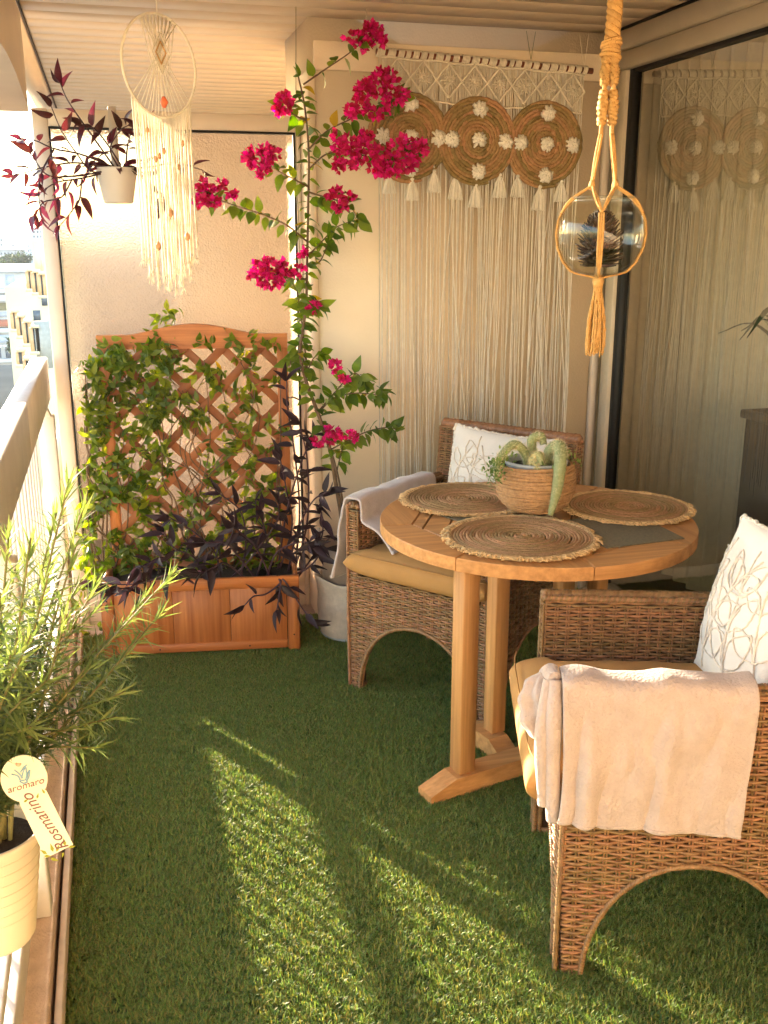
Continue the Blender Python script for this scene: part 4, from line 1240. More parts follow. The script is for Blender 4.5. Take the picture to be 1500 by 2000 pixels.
MB().tube([RP(-math.pi/2, RR-.050, .008), RP(-math.pi/2, RR-.036, .010), RP(-math.pi/2, RR-.022, .008)], [.004, .011, .004], 10).build('coral_bead', K['petal'], dc, True)
r0 = np.random.default_rng(21)
mb = MB(); ends = []
for k in range(44):
    t = -1+2*k/43
    A = RP(-math.acos(t*.80)); L = r0.uniform(.37, .43)+ .03*(1-t*t)
    b = A-np.array([0, 0, L]); b = b+hv*(-t*.006+r0.normal(0, .004))+hn*r0.normal(0, .006)
    m1 = (A+b)/2+hv*r0.normal(0, .0025)+hn*r0.normal(0, .004)
    path = spline([A, m1, b], 14); mb.tube(path, .0019, 5); ends.append(b)
    for q in range(5):
        e = b-np.array([0, 0, r0.uniform(.010, .022)])+hv*r0.normal(0, .005)+hn*r0.normal(0, .004)
        mb.tube([b+(0, 0, .004), e], .0009, 4)
stuff(mb.build('fringe', K['cotton'], dc, True))
for u, v in ((262, 256), (378, 278), (315, 295), (288, 312), (332, 415), (386, 462), (290, 480), (362, 325), (300, 305)):
    c = P(u, v, 2.9)-hn*0.0; tt = (c-Cr)@hv/max(hv@hv, 1e-9)
    c = np.array([Cr[0]+hv[0]*tt, Cr[1]+hv[1]*tt, c[2]])+hn*.006
    s = 1.0 if v < 330 else 1.5
    MB().tube([c+(0, 0, .008*s), c+(0, 0, .003*s), c-(0, 0, .004*s), c-(0, 0, .009*s)], [.001, .0045*s, .0048*s, .001], 8).build('shell', K['shell'], dc, True)

# ================================================================== plants
def stem_path(pxs, ys, n=30):
    ys = np.interp(np.linspace(0, 1, len(pxs)), np.linspace(0, 1, len(ys)), ys)
    return spline([P(u, v, y) for (u, v), y in zip(pxs, ys)], n)
def along(path, count, L0, L1, seed, f0=.05, f1=1.0, side=.9, fwd=.45, drop=.35, tipn=0):
    """leaf placements on a stem: alternate sides, drooping"""
    r = np.random.default_rng(seed); out = []
    tg = np.gradient(path, axis=0)
    for k in range(count):
        f = f0+(f1-f0)*(k+r.uniform(0, .8))/count; i = min(len(path)-1, int(f*(len(path)-1)))
        t = unit(tg[i]); a = k*2.4+r.uniform(-.5, .5)
        s1 = unit(np.cross(t, (.2, 1, .1))); s2 = np.cross(s1, t)
        d = unit(t*fwd+(s1*math.cos(a)+s2*math.sin(a)*.8)*side+np.array([0, 0, -drop*r.random()]))
        n = unit(r.normal(0, .5, 3)+np.array([-.2, -.5, .9]))
        out.append((path[i]+d*.004, orient(d, n, r.uniform(-.4, .4)), r.uniform(L0, L1)))
    for q in range(tipn):
        t = unit(tg[-1]); d = unit(t+r.normal(0, .45, 3)); out.append((path[-1], orient(d, r.normal(0, 1, 3)+np.array([0, -.4, .6])), r.uniform(L0, L1)))
    return out
def leaf_variants(W, fold, curl, n=5, tip=1.0, k=4, seed=0):
    r = np.random.default_rng(seed); res = []
    for q in range(k):
        V, Q = leaf_mesh(1., W*r.uniform(.85, 1.15), fold*r.uniform(.5, 1.5), curl*r.uniform(.3, 1.8), n, tip)
        V = V.copy(); V[:, 0] += .10*r.uniform(-1, 1)*V[:, 1]**2
        res.append((V, Q))
    return res
def put_leaves(root, items, variants, mat, limit=300, seed=0, name='leaf', alt=None, altp=.0):
    """the largest ones as single leaves sharing meshes, the rest as one part"""
    r = np.random.default_rng(seed)
    idx = np.argsort([-s for _, _, s in items]); items = [items[i] for i in idx]
    meshes = []
    for V, Q in variants:
        for m in ((mat, alt) if alt is not None else (mat,)):
            me = MB().add(V, Q).mesh(name, True); me.materials.append(m); meshes.append(me)
    na = 2 if alt is not None else 1
    for it in items[:limit]:
        v = r.integers(0, len(variants)); a = 1 if (na == 2 and r.random() < altp) else 0
        place(meshes[v*na+a], name, None, root, leaf_mw(*it))
    if len(items) > limit:
        mb = MB()
        for it in items[limit:]: scatter_leaves(mb, variants[r.integers(0, len(variants))], [it])
        stuff(mb.build('small_leaves', mat, root, True))

# ------------------------------------------------------------------ wooden planter with trellis
PM = Matrix.Translation((.648, 3.655, 0)) @ Matrix.Rotation(math.radians(-8.5), 4, 'Z')
pn = thing('trellis_planter', 'orange stained wooden planter box with arched lattice trellis', 'planter')
W_, D_, H_ = .765, .30, .325
def bpart(name, x0, x1, y0, y1, z0, z1, m, parent=pn, ch=.004): return MB().box(x0, x1, y0, y1, z0, z1, ch).build(name, m, parent)
nb = 3; bwid = (W_-.10)/nb
for k in range(nb):
    bpart('board', -W_+.05+k*bwid+.0007, -W_+.05+(k+1)*bwid-.0007, .012, .028, .035, H_-.045, K['pl_z'], ch=.0015)
bpart('top_board', -W_+.0, .0, .000, .022, H_-.045, H_, K['pl_x'])
bpart('bottom_board', -W_+.05, -.05, .006, .026, .022, .058, K['pl_x'])
for x in (-W_, -.048): bpart('corner_post', x, x+.048, .003, .048, 0, H_-.046, K['pl_z'])
for x in (-W_, -.048): bpart('corner_post', x, x+.048, D_-.048, D_-.002, 0, H_-.046, K['pl_z'])
for x in (-W_+.004, -.022): bpart('side_panel', x, x+.018, .05, D_-.05, .03, H_-.002, K['pl_z'])
bpart('back_panel', -W_+.05, -.05, D_-.03, D_-.012, .03, H_-.002, K['pl_x'])
MB().box(-W_+.025, -.025, .03, D_-.03, .05, H_-.04).build('soil', K['soil'], pn)
MB().grid(np.array([[(x, y, H_-.036+.008*math.sin(x*31+y*17)) for y in np.linspace(.029, D_-.031, 12)] for x in np.linspace(-W_+.024, -.024, 30)])).build('soil', K['soil'], pn, True)
ty = D_-.02; tz0, tz1 = H_-.03, 1.19
for x in (-W_+.018, -.058): bpart('trellis_stile', x, x+.042, ty-.014, ty+.014, tz0-.02, tz1+.045, K['pl_z'], ch=.003)
xs = np.linspace(-W_+.018, -.016, 40); f = (xs+W_-.018)/(W_-.034)
top = tz1+.048+.040*np.clip(np.sin(np.pi*np.clip((f-.16)/.68, 0, 1)), 0, 1)**1.4
MB().prism([(x, ty-.016, z) for x, z in zip(xs, top)]+[(-.016, ty-.016, tz1-.006), (-W_+.018, ty-.016, tz1-.006)], (0, .032, 0)).build('arched_top_rail', K['pl_x'], pn)
pit = .148
for sgn, yy in ((1, ty-.006), (-1, ty+.004)):
    k = -12
    while k < 24:
        xa = -W_+.05+k*pit
        # line x = xa + sgn*(z-tz0): clip to the frame
        pts = []
        zA, zB = tz0, tz1
        lo, hi = -W_+.05, -.052
        z1_, z2_ = zA, zB
        if sgn > 0: z1_ = max(zA, zA+lo-xa); z2_ = min(zB, zA+hi-xa)
        else: z1_ = max(zA, zA-(hi-xa)); z2_ = min(zB, zA-(lo-xa))
        if z2_-z1_ > .04:
            a = (xa+sgn*(z1_-zA), yy, z1_); b = (xa+sgn*(z2_-zA), yy, z2_)
            MB().beam(a, b, .008, .032, up=unit(np.cross(np.subtract(b, a), (0, 1, 0))), ch=.0015).build('lath', K['lath'], pn)
        k += 1
nail = MB().lathe([(.0, .0015), (.003, .0012), (.0035, 0)], (0, 0, 0), 8).mesh('nail')
for x, z in ((-.024, .08), (-.024, .25), (-.012, .30), (-W_+.024, .08), (-W_+.024, .25), (-.20, .04), (-.55, .04)):
    place(nail, 'nail', K['black'], pn, Matrix.Translation((x, .0015, z)) @ Matrix.Rotation(math.pi/2, 4, 'X'))
pn.matrix_basis = PM
def PLm(u, v, back=0.0):
    """place on the trellis plane seen at (u, v), pulled towards the viewer by back"""
    nrm = np.array(PM.to_3x3() @ Vector((0, 1, 0))); o = np.array(PM @ Vector((0, ty, 0)))-nrm*back
    d = FW*FPX+RT*(u-750.)-UP*(v-1000.)
    return CP+d*((o-CP)@nrm/(d@nrm))

# ------------------------------------------------------------------ jasmine on the trellis
r = np.random.default_rng(40)
jm = thing('climbing_jasmine', 'leafy green climbing jasmine covering the wooden trellis', 'climbing plant', PLm(350, 1120, .1))
jit_items = []
def dens(u, v):
    d = .35
    if u < 330: d = .95
    if v < 760: d = max(d, .75)
    if 640 < v and u > 480: d = max(d, .55)
    if v > 1000: d = .65
    if 400 < u < 540 and 760 < v < 880: d = .22
    if 330 < u < 470 and 680 < v < 800: d = .30
    if 330 < u < 500 and 860 < v < 960: d = .40
    return d
clumps = []
while len(clumps) < 430:
    u, v = r.uniform(165, 552), r.uniform(668, 1140)
    if u < 195 and v < 690: continue
    if r.random() < dens(u, v): clumps.append((u, v, r.uniform(.0, .10)))
clumps += [(330, 612, .02), (315, 625, .02), (345, 605, .03), (330, 640, .0), (482, 655, .02), (300, 650, .02), (440, 655, .01), (175, 900, .08), (170, 980, .1), (165, 1050, .12), (160, 1110, .13), (150, 1190, .18), (175, 1160, .2), (190, 1230, .26), (210, 1180, .28), (160, 1240, .24), (185, 1120, .2)]
for u, v, bk_ in clumps:
    c = PLm(u, v, bk_); ax = unit(np.array([r.normal(0, .6), -.55, r.normal(.25, .6)]))
    for q in range(int(r.integers(5, 9))):
        s1 = unit(np.cross(ax, r.normal(0, 1, 3)))
        d = unit(ax*r.uniform(.1, .9)+s1)
        jit_items.append((c-ax*r.uniform(0, .04)+r.normal(0, .006, 3), orient(d, unit(ax+r.normal(0, .4, 3)), r.uniform(-.3, .3)), r.uniform(.029, .055)))
put_leaves(jm, jit_items, leaf_variants(.46, .22, .28, 5, 1.05, 4, 1), K['leaf_j'], 300, 1, alt=K['leaf_y'], altp=.035)
for k in range(26):
    u0 = r.uniform(190, 540); pts = [PLm(u0, 1140, r.uniform(.02, .1))]
    u, v = u0, 1140
    for q in range(6):
        u = np.clip(u+r.normal(-6, 38), 170, 548); v -= r.uniform(40, 95)
        if v < 675: break
        pts.append(PLm(u, v, r.uniform(.0, .05)))
    if len(pts) > 2: MB().tube(spline(pts, 30), np.linspace(.0042, .0016, 30), 5).build('vine_stem', K['stem'], jm, True)

# ------------------------------------------------------------------ purple heart in the planter
ph = thing('purple_heart_plant', 'dark purple trailing plant growing in the wooden planter below the trellis', 'purple plant', PLm(480, 1130, .15))
r = np.random.default_rng(41)
pstems = [
    ([(575, 1130), (585, 1000), (575, 880), (562, 800), (560, 745)], [3.85, 3.75]), ([(570, 1130), (600, 1020), (600, 900), (585, 830)], [3.85, 3.72]),
    ([(560, 1130), (580, 1040), (610, 980), (640, 960)], [3.82, 3.62]), ([(580, 1130), (615, 1080), (630, 1040), (628, 1000)], [3.82, 3.62]),
    ([(540, 1130), (560, 1000), (590, 900), (612, 850)], [3.86, 3.75]), ([(540, 1130), (570, 1030), (560, 960), (548, 900)], [3.86, 3.78]),
    ([(470, 1130), (480, 1060), (470, 1000), (430, 965)], [3.8, 3.7]), ([(500, 1130), (520, 1060), (510, 1010), (500, 985)], [3.8, 3.7]),
    ([(430, 1130), (420, 1080), (380, 1040), (330, 1010)], [3.8, 3.7]), ([(400, 1130), (380, 1090), (340, 1070), (320, 1040)], [3.8, 3.72]),
    ([(350, 1130), (320, 1090), (290, 1100), (270, 1110)], [3.78, 3.66]), ([(380, 1140), (340, 1120), (270, 1140), (190, 1140)], [3.72, 3.62]),
    ([(540, 1125), (548, 1138), (520, 1160), (495, 1165), (478, 1182)], [3.68, 3.60]), ([(542, 1125), (548, 1140), (545, 1165), (541, 1190)], [3.68, 3.60]),
    ([(545, 1125), (560, 1140), (585, 1180), (608, 1212)], [3.68, 3.60]), ([(500, 1130), (460, 1080), (440, 1060), (400, 1060)], [3.75, 3.66]),
    ([(520, 1130), (540, 1080), (580, 1060), (610, 1060)], [3.75, 3.62]), ([(450, 1130), (490, 1090), (540, 1020), (545, 985)], [3.78, 3.7]),
    ([(480, 1130), (440, 1100), (415, 1110), (390, 1120)], [3.72, 3.62]), ([(555, 1130), (600, 1110), (625, 1080), (622, 1055)], [3.76, 3.6]),
    ([(530, 1130), (500, 1070), (470, 1040), (455, 1030)], [3.74, 3.64]), ([(300, 1140), (280, 1160), (250, 1150), (215, 1150)], [3.72, 3.6])]
items = []
for i, (px, ys) in enumerate(pstems):
    p = stem_path(px, ys, 26)
    MB().tube(p, np.linspace(.0045, .0025, 26), 6).build('stem', K['stem_p'], ph, True)
    trail = 12 <= i <= 14
    items += along(p, 3 if trail else 9, .060, .105, 300+i, .25, 1.0, .85, .55, .5, 2 if trail else 3)
put_leaves(ph, items, leaf_variants(.32, .40, .22, 6, .85, 4, 2), K['leaf_p'], 300, 2)
for u, v in ((352, 1112), (315, 1040), (385, 1115), (205, 1148)):
    c = PLm(u, v, .2); mb = MB()
    for q in range(3):
        a = q*2.1; scatter_leaves(mb, leaf_mesh(.016, .015, .1, .2, 3), [(c, orient((math.cos(a), -.5, math.sin(a))), 1.)])
    mb.build('blossom', M('pink_petal', (.75, .35, .42), rough=.6, trans=.3), ph, True)

# ------------------------------------------------------------------ bougainvillea in its pot
PB = PZ(683, 1238, 0); pbx, pby = float(PB[0])+.01, float(PB[1])+.0
op = thing('stone_cachepot', 'cream textured planter pot with flared rim behind the chair leg', 'pot', (pbx, pby, 0))
MB().lathe([(0, .004), (.115, .004), (.128, .012), (.140, .06), (.143, .13), (.140, .19), (.143, .235), (.152, .262), (.150, .268), (.142, .262), (.133, .235), (.130, .10), (0, .09)], (pbx, pby, .004), 56,
           wob=lambda i, a, rr, zz: (rr*(1+.03*np.sin(4*a+1)*(1 if i in (6, 7, 8, 9) else .15)), zz+(.010*np.sin(4*a+.5) if i in (7, 8, 9) else 0))).build('pot_wall', K['pot_s'], op, True)
MB().lathe([(0, .0), (.118, .0), (.132, .018), (.128, .03)], (pbx, pby, .002), 48).build('saucer', K['pot_g'], op, True)
ip = thing('plastic_pot', 'taupe plastic grow pot standing inside the cream pot', 'pot', (pbx, pby, .1))
MB().lathe([(0, .10), (.108, .10), (.124, .33), (.134, .335), (.137, .395), (.131, .398), (.126, .36), (0, .35)], (pbx, pby, 0), 48).build('pot_wall', K['pot_t'], ip, True)
MB().lathe([(0, .362), (.06, .366), (.126, .358)], (pbx, pby, 0), 30).build('soil', K['soil'], ip, True)
bg_ = thing('bougainvillea', 'tall bougainvillea with magenta flowers climbing beside the wall corner', 'bougainvillea', (pbx, pby, .36))
main = [(672, 1130), (668, 1020), (655, 940), (645, 880), (622, 810), (598, 745), (586, 690), (592, 640), (598, 590), (600, 500), (602, 400), (603, 300), (596, 215), (583, 150)]
mp_ = stem_path(main, [pby, 3.74, 3.78, 3.80, 3.82], 120)
MB().tube(mp_, np.interp(np.linspace(0, 1, 120), [0, .4, 1], [.010, .0065, .003]), 8).build('main_stem', K['stem'], bg_, True)
MB().tube(stem_path([(690, 1130), (672, 1000), (660, 930), (640, 860), (615, 800)], [pby-.02, 3.72, 3.78], 40), np.linspace(.006, .003, 40), 6).build('stem', K['stem'], bg_, True)
branches = [
    ([(592, 165), (640, 132), (680, 105), (708, 82)], 3.78, 5, [(694, 75, 20), (720, 62, 15), (738, 72, 22), (712, 85, 15), (725, 50, 10)]),
    ([(604, 290), (640, 255), (690, 230), (740, 205), (780, 190)], 3.70, 13, [(738, 160, 36), (716, 175, 20), (760, 178, 26), (688, 214, 16), (720, 218, 12), (735, 222, 10), (783, 190, 16), (752, 215, 10), (705, 185, 14), (760, 145, 14)]),
    ([(597, 235), (575, 225), (555, 208)], 3.76, 3, [(548, 205, 20), (560, 193, 12), (538, 212, 10)]),
    ([(602, 365), (570, 348), (545, 335), (525, 322)], 3.72, 6, [(508, 308, 30), (525, 300, 20), (490, 312, 16), (515, 330, 14)]),
    ([(600, 472), (560, 440), (510, 418), (460, 402), (415, 385)], 3.70, 16, [(402, 375, 20), (430, 360, 12), (392, 395, 14), (418, 392, 12), (455, 382, 9), (395, 360, 8)]),
    ([(603, 330), (640, 300), (690, 300), (740, 310), (800, 305)], 3.68, 10, [(665, 270, 16), (690, 285, 24), (712, 300, 30), (740, 315, 28), (775, 300, 34), (800, 300, 30), (822, 288, 18), (748, 335, 14), (660, 292, 12), (690, 318, 14), (715, 265, 12), (662, 322, 14), (770, 325, 20), (795, 322, 16)]),
    ([(603, 375), (635, 385), (660, 392), (685, 405), (700, 430)], 3.74, 9, [(652, 378, 14), (660, 402, 16), (682, 385, 10)]),
    ([(601, 500), (630, 470), (655, 445), (690, 430)], 3.76, 12, []),
    ([(600, 520), (625, 510), (642, 470)], 3.76, 5, []),
    ([(600, 545), (575, 545), (550, 540)], 3.74, 5, [(528, 530, 32), (508, 535, 22), (550, 525, 20), (582, 528, 13), (525, 550, 18), (540, 540, 20), (515, 515, 16)]),
    ([(597, 610), (612, 600), (622, 595)], 3.76, 6, [(616, 600, 11), (590, 492, 9)]),
    ([(588, 690), (600, 720), (612, 700), (625, 690)], 3.76, 8, []),
    ([(588, 660), (572, 690), (565, 720)], 3.77, 7, []),
    ([(622, 805), (650, 780), (690, 768), (735, 770), (750, 765)], 3.72, 22, [(653, 717, 14), (672, 738, 9)]),
    ([(625, 800), (655, 765), (690, 730), (715, 745)], 3.72, 19, []),
    ([(642, 880), (680, 860), (720, 842), (755, 835), (772, 838)], 3.70, 21, [(650, 842, 14), (622, 862, 11), (645, 858, 12), (676, 852, 13), (690, 855, 8)]),
    ([(655, 930), (665, 890), (670, 870)], 3.74, 6, []),
    ([(600, 720), (588, 620), (580, 570)], 3.80, 8, []),
]
litems = along(mp_, 110, .038, .068, 77, .22, .98, .95, .25, .55, 3)
bra = leaf_mesh(1., .80, .30, -.35, 4, .9)
r = np.random.default_rng(55)
for i, (px, yy, nl, cl) in enumerate(branches):
    p = stem_path(px, [3.79, yy], 30)
    MB().tube(p, np.linspace(.0036, .0016, 30), 5).build('branch', K['stem'], bg_, True)
    litems += along(p, int(nl*1.7), .038, .068, 500+i, .12, 1.0, .9, .4, .75, 2)
    for (u, v, rad) in cl:
        c = P(u, v, yy-.01+r.uniform(-.02, .02)); R_ = rad*.00175
        mb = MB(); n = max(8, int(rad*1.25)); an_ = np.array([r.uniform(.7, 1.25), .8, r.uniform(.6, 1.1)])
        for q in range(n):
            d = unit(r.normal(0, 1, 3)); pos = c+d*R_*r.uniform(.25, .95)**.7*an_
            od = unit(d+r.normal(0, .6, 3)); sc_ = r.uniform(.016, .026)
            ax_ = unit(np.cross(od, r.normal(0, 1, 3)))
            for w_ in range(3):
                ang = w_*2.094; s2 = np.cross(od, ax_)
                dd = unit(od*.75+ax_*math.cos(ang)+s2*math.sin(ang))
                scatter_leaves(mb, bra, [(pos, orient(dd, od), sc_)])
        mb.build('flower_cluster', K['bract'], bg_, True)
put_leaves(bg_, litems, leaf_variants(.62, .25, .30, 5, .95, 4, 3), K['leaf_b'], 300, 3, alt=K['leaf_y'], altp=.06)
# support strings running to the ceiling
MB().tube([P(578, 0, 3.86), P(578, 300, 3.86), P(590, 620, 3.86)], .0012, 5).build('support_string', K['stem_g'], bg_)
MB().tube([P(716, 15, 3.80), P(714, 70, 3.78)], .0011, 5).build('support_string', K['cotton'], bg_)
# plant stake in the pot
MB().beam(P(612, 1115, 3.82), P(622, 1030, 3.86), .012, .004).build('plant_stake', K['pot_w'], bg_)

# ------------------------------------------------------------------ hanging pot with purple trailing plant
hpx, hpy, hz = .068, 4.075, 1.852
hp = thing('hanging_pot', 'small white metal pot hooked over the glass partition frame', 'pot', (hpx, hpy, 1.725))
MB().lathe([(0, -.126), (.048, -.126), (.054, -.122), (.076, -.004), (.078, 0), (.075, .001), (.072, -.012), (.0, -.02)], (hpx, hpy, hz), 40).build('pot_wall', K['pot_w'], hp, True)
MB().lathe([(0, -.010), (.074, -.010)], (hpx, hpy, hz), 30).build('soil', K['soil'], hp)
hk = MB()
hk.box(hpx-.016, hpx+.014, YG-.034, YG-.0285, hz-.04, 2.075)
hk.box(hpx-.016, hpx+.014, YG-.0339, YG+.034, 2.0751, 2.080)
hk.box(hpx-.016, hpx+.014, YG+.029, YG+.034, 2.035, 2.075)
hk.box(hpx-.016, hpx+.014, hpy+.074, YG-.0341, hz-.03, hz-.026)
hk.build('hook_strap', K['pot_w'], hp)
tp = thing('trailing_purple_plant', 'reddish purple trailing plant spilling from the white hanging pot', 'purple plant', (hpx, hpy, hz))
hst = [
    ([(222, 325), (192, 282), (152, 226), (130, 192), (118, 163)], [4.06, 3.9], 7), ([(218, 325), (160, 302), (105, 290), (70, 275), (38, 270)], [4.06, 3.85], 7),
    ([(218, 330), (150, 318), (95, 325), (55, 335), (25, 343)], [4.06, 3.85], 7), ([(215, 335), (160, 348), (112, 356), (80, 375)], [4.05, 3.9], 8),
    ([(160, 350), (155, 390), (142, 410), (118, 440)], [3.96, 3.9], 5), ([(105, 292), (82, 335), (75, 380), (82, 425)], [3.9, 3.85], 8),
    ([(236, 322), (205, 275), (182, 250), (160, 243)], [4.05, 3.95], 6), ([(246, 320), (250, 280), (262, 240)], [4.05, 4.0], 6),
    ([(258, 330), (300, 325), (345, 318), (395, 332)], [4.05, 4.0], 6), ([(258, 335), (295, 360), (318, 392)], [4.05, 4.0], 5),
    ([(225, 330), (180, 335), (150, 300), (120, 255), (100, 208)], [4.05, 3.9], 6), ([(230, 325), (215, 290), (235, 255), (250, 245)], [4.05, 4.0], 6),
    ([(210, 335), (130, 345), (90, 340), (60, 300)], [4.05, 3.88], 7), ([(140, 352), (120, 385), (85, 395), (70, 420)], [3.95, 3.86], 7)]
items = []
for i, (px, ys, nl) in enumerate(hst):
    p = stem_path(px, ys, 24)
    MB().tube(p, np.linspace(.0036, .0018, 24), 6).build('stem', K['stem_p'], tp, True)
    items += along(p, nl, .045, .088, 800+i, .15, 1.0, .85, .6, .35, 2)
r = np.random.default_rng(81)
for q in range(16):
    a = r.uniform(0, 6.283); d = np.array([math.cos(a), math.sin(a)-.4, r.uniform(-.1, .9)])
    items.append((np.array([hpx+.03*math.cos(a), hpy+.03*math.sin(a), hz]), orient(d, (0, 0, 1), r.uniform(-.4, .4)), r.uniform(.07, .11)))
put_leaves(tp, items, leaf_variants(.34, .45, .25, 6, .85, 4, 4), K['leaf_r'], 300, 4)

# ------------------------------------------------------------------ rosemary in a cream pot on the railing
rx, ry, rz = -.203, 1.25, .858
rp = thing('rosemary_pot', 'cream plastic pot hanging on the railing at the lower left', 'pot', (rx, ry, .69))
MB().lathe([(0, -.165), (.046, -.165), (.049, -.160), (.068, -.012), (.072, -.006), (.0725, .0), (.069, .001), (.066, -.012), (.063, -.03), (0, -.03)], (rx, ry, rz), 48).build('pot_wall', K['pot_c'], rp, True)
for k in range(7):
    z = -.02-.016*k; rr_ = np.interp(z, [-.165, -.012], [.0485, .0684])
    a = np.linspace(0, 2*np.pi, 60); MB().tube(np.stack([rx+rr_*np.cos(a), ry+rr_*np.sin(a), np.full(60, rz+z)], -1), .0004, 4, ref=(0, 0, 1), caps=False).build('ridge', K['pot_c'], rp, True)
MB().lathe([(0, -.018), (.03, -.016), (.066, -.022)], (rx, ry, rz), 30).build('soil', K['soil'], rp, True)
hk = MB(); hk.box(rx-.030, rx-.026, ry-.01, ry+.01, rz-.02, 1.152); hk.box(-.316, rx-.026, ry-.01, ry+.01, 1.1521, 1.156); hk.box(-.316, -.312, ry-.01, ry+.01, 1.11, 1.152)
hk.build('hook_strap', K['pot_w'], rp)
ro = thing('rosemary_bush', 'sprawling rosemary bush with thin green needles at the left edge', 'rosemary', (rx, ry, rz))
tips = [(135, 935, 1.28), (165, 985, 1.32), (60, 1050, 1.15), (18, 1030, 1.2), (345, 1112, 1.42), (290, 1160, 1.45), (150, 1060, 1.3), (95, 1120, 1.15), (235, 1230, 1.4), (245, 1350, 1.42), (225, 1400, 1.4), (110, 1000, 1.35), (0, 1160, 1.1), (60, 1240, 1.1), (190, 1140, 1.35), (30, 1110, 1.3), (-40, 1080, 1.2), (180, 1300, 1.3), (130, 1200, 1.2), (200, 1180, 1.45), (250, 1280, 1.48), (320, 1190, 1.5), (90, 1330, 1.15), (20, 1280, 1.1), (150, 1420, 1.3), (190, 1460, 1.35), (60, 1420, 1.12), (-30, 1300, 1.05), (-20, 1200, 1.3), (100, 1090, 1.42), (160, 1130, 1.48), (55, 1150, 1.45), (40, 1370, 1.1), (120, 1290, 1.22)]
r = np.random.default_rng(90)
nd_base = leaf_mesh(1., .095, .0, .16, 4, .5)
tipm = MB(); bod = MB()
for i, (u, v, y) in enumerate(tips):
    e = P(u, v, y); b0 = np.array([rx+r.normal(0, .016), ry+r.normal(0, .016), rz-.02])
    mid = b0*.5+e*.5+np.array([r.normal(0, .02), r.normal(0, .02), .03+.02*r.random()])
    if v > 1300: mid = b0*.55+e*.45+np.array([0, 0, .07])
    p = spline([b0, b0*.72+mid*.28+np.array([0, 0, .03]), mid, e], 60)
    MB().tube(p, np.linspace(.0032, .0012, 60), 5).build('stem', K['stem_g'], ro, True)
    tg = np.gradient(p, axis=0); L_ = np.linalg.norm(np.diff(p, axis=0), axis=1).sum()
    n = int(L_/.0024)
    for q in range(n):
        f = .22+.78*q/n; k = min(59, int(f*59)); t = unit(tg[k]); a = q*1.9+r.uniform(-.4, .4)
        s1 = unit(np.cross(t, (.3, .9, .2))); s2 = np.cross(s1, t)
        near_tip = f > .93
        d = unit(t*(.9 if near_tip else .45)+(s1*math.cos(a)+s2*math.sin(a))*(.45 if near_tip else .9))
        scatter_leaves(tipm if f > .80 else bod, nd_base, [(p[k]+r.normal(0, .001, 3), orient(d, t), r.uniform(.026, .046))])
stuff(bod.build('needles', K['needle'], ro, True))
K['needle2'] = M('sunlit_rosemary_needle', (.20, .24, .07), (.13, .175, .05), rough=.5, scale=40, island=.3, trans=.45)  # yellower tip needles, sunlight on the tips put into the colour
stuff(tipm.build('needles', K['needle2'], ro, True))
# printed plant label
YT = 1.165
pl = thing('plant_label', 'pale yellow plant label printed Rosmarino leaning on the rosemary pot', 'plant label', P(80, 1580, YT))
def TP(u, v, o=0.0): return P(u, v, YT-o)
c0 = np.array([47., 1520.]); e0 = np.array([116., 1662.]); ax_ = (e0-c0)/np.linalg.norm(e0-c0); nx_ = np.array([-ax_[1], ax_[0]])*-1
outl = []
a0 = math.atan2(ax_[1], ax_[0])
for q in np.linspace(a0+.62, a0+2*math.pi-.62, 36): outl.append(c0+46*np.array([math.cos(q), math.sin(q)]))
wv = 29
en = e0
outl += [en-nx_*0+np.array([29, -16.]), en+np.array([-25, 14.])] if False else []
side = outl[-1]; n1 = (side-c0)-ax_*((side-c0)@ax_); n1 = n1/np.linalg.norm(n1)
outl += [c0+ax_*40+n1*29, e0+n1*30, e0-n1*30, c0+ax_*40-n1*29]
poly = [TP(*q) for q in outl]
MB().prism(poly, (0, -.0012, 0)).build('card', K['tagc'], pl)
ink = M('brown_ink', (.22, .10, .08), rough=.8); blue = M('blue_ink', (.25, .42, .52), rough=.8); green = M('olive_ink', (.30, .30, .02), rough=.8); peach = M('peach_ink', (.80, .50, .32), rough=.8)
def card_curve(name, pts, m, rad=.0006):
    MB().tube(spline([TP(u, v, .0016) for u, v in pts], 16), rad, 5, flat=1.0).build(name, m, pl)
for pts in (([(22, 1512), (35, 1516), (40, 1524), (48, 1524)]), ([(28, 1504), (38, 1512), (44, 1520)]), ([(42, 1520), (46, 1505), (50, 1498), (52, 1512), (50, 1524)]), ([(52, 1520), (55, 1508), (58, 1505), (57, 1516), (52, 1526)]), ([(40, 1508), (46, 1500), (52, 1494)]), ([(38, 1526), (46, 1530), (54, 1527)])):
    card_curve('hand_emblem', pts, blue, .0009)
MB().tube([TP(36, 1492, .0014), TP(36, 1492, .0018)], .0034, 14).build('sun_emblem', peach, pl)
def leafmark(u, v, ang, L):
    d = np.array([math.cos(ang), math.sin(ang)]); n = np.array([-d[1], d[0]]); b = np.array([u, v], float)
    pts = [b, b+d*L*.35+n*L*.2, b+d*L, b+d*L*.35-n*L*.2]
    MB().prism([TP(*q, .0014) for q in pts], (0, -.0003, 0)).build('leaf_print', green, pl)
for a in ((46, 1567, -.6, 12), (72, 1560, -1.3, 12), (88, 1550, -2.2, 12), (92, 1668, -2.6, 16), (104, 1664, -1.9, 18), (110, 1664, -1.2, 16), (128, 1652, -1.9, 16), (134, 1655, -.2, 14), (98, 1676, .3, 18), (86, 1672, 0, 14), (124, 1664, 1.8, 12)): leafmark(*a)
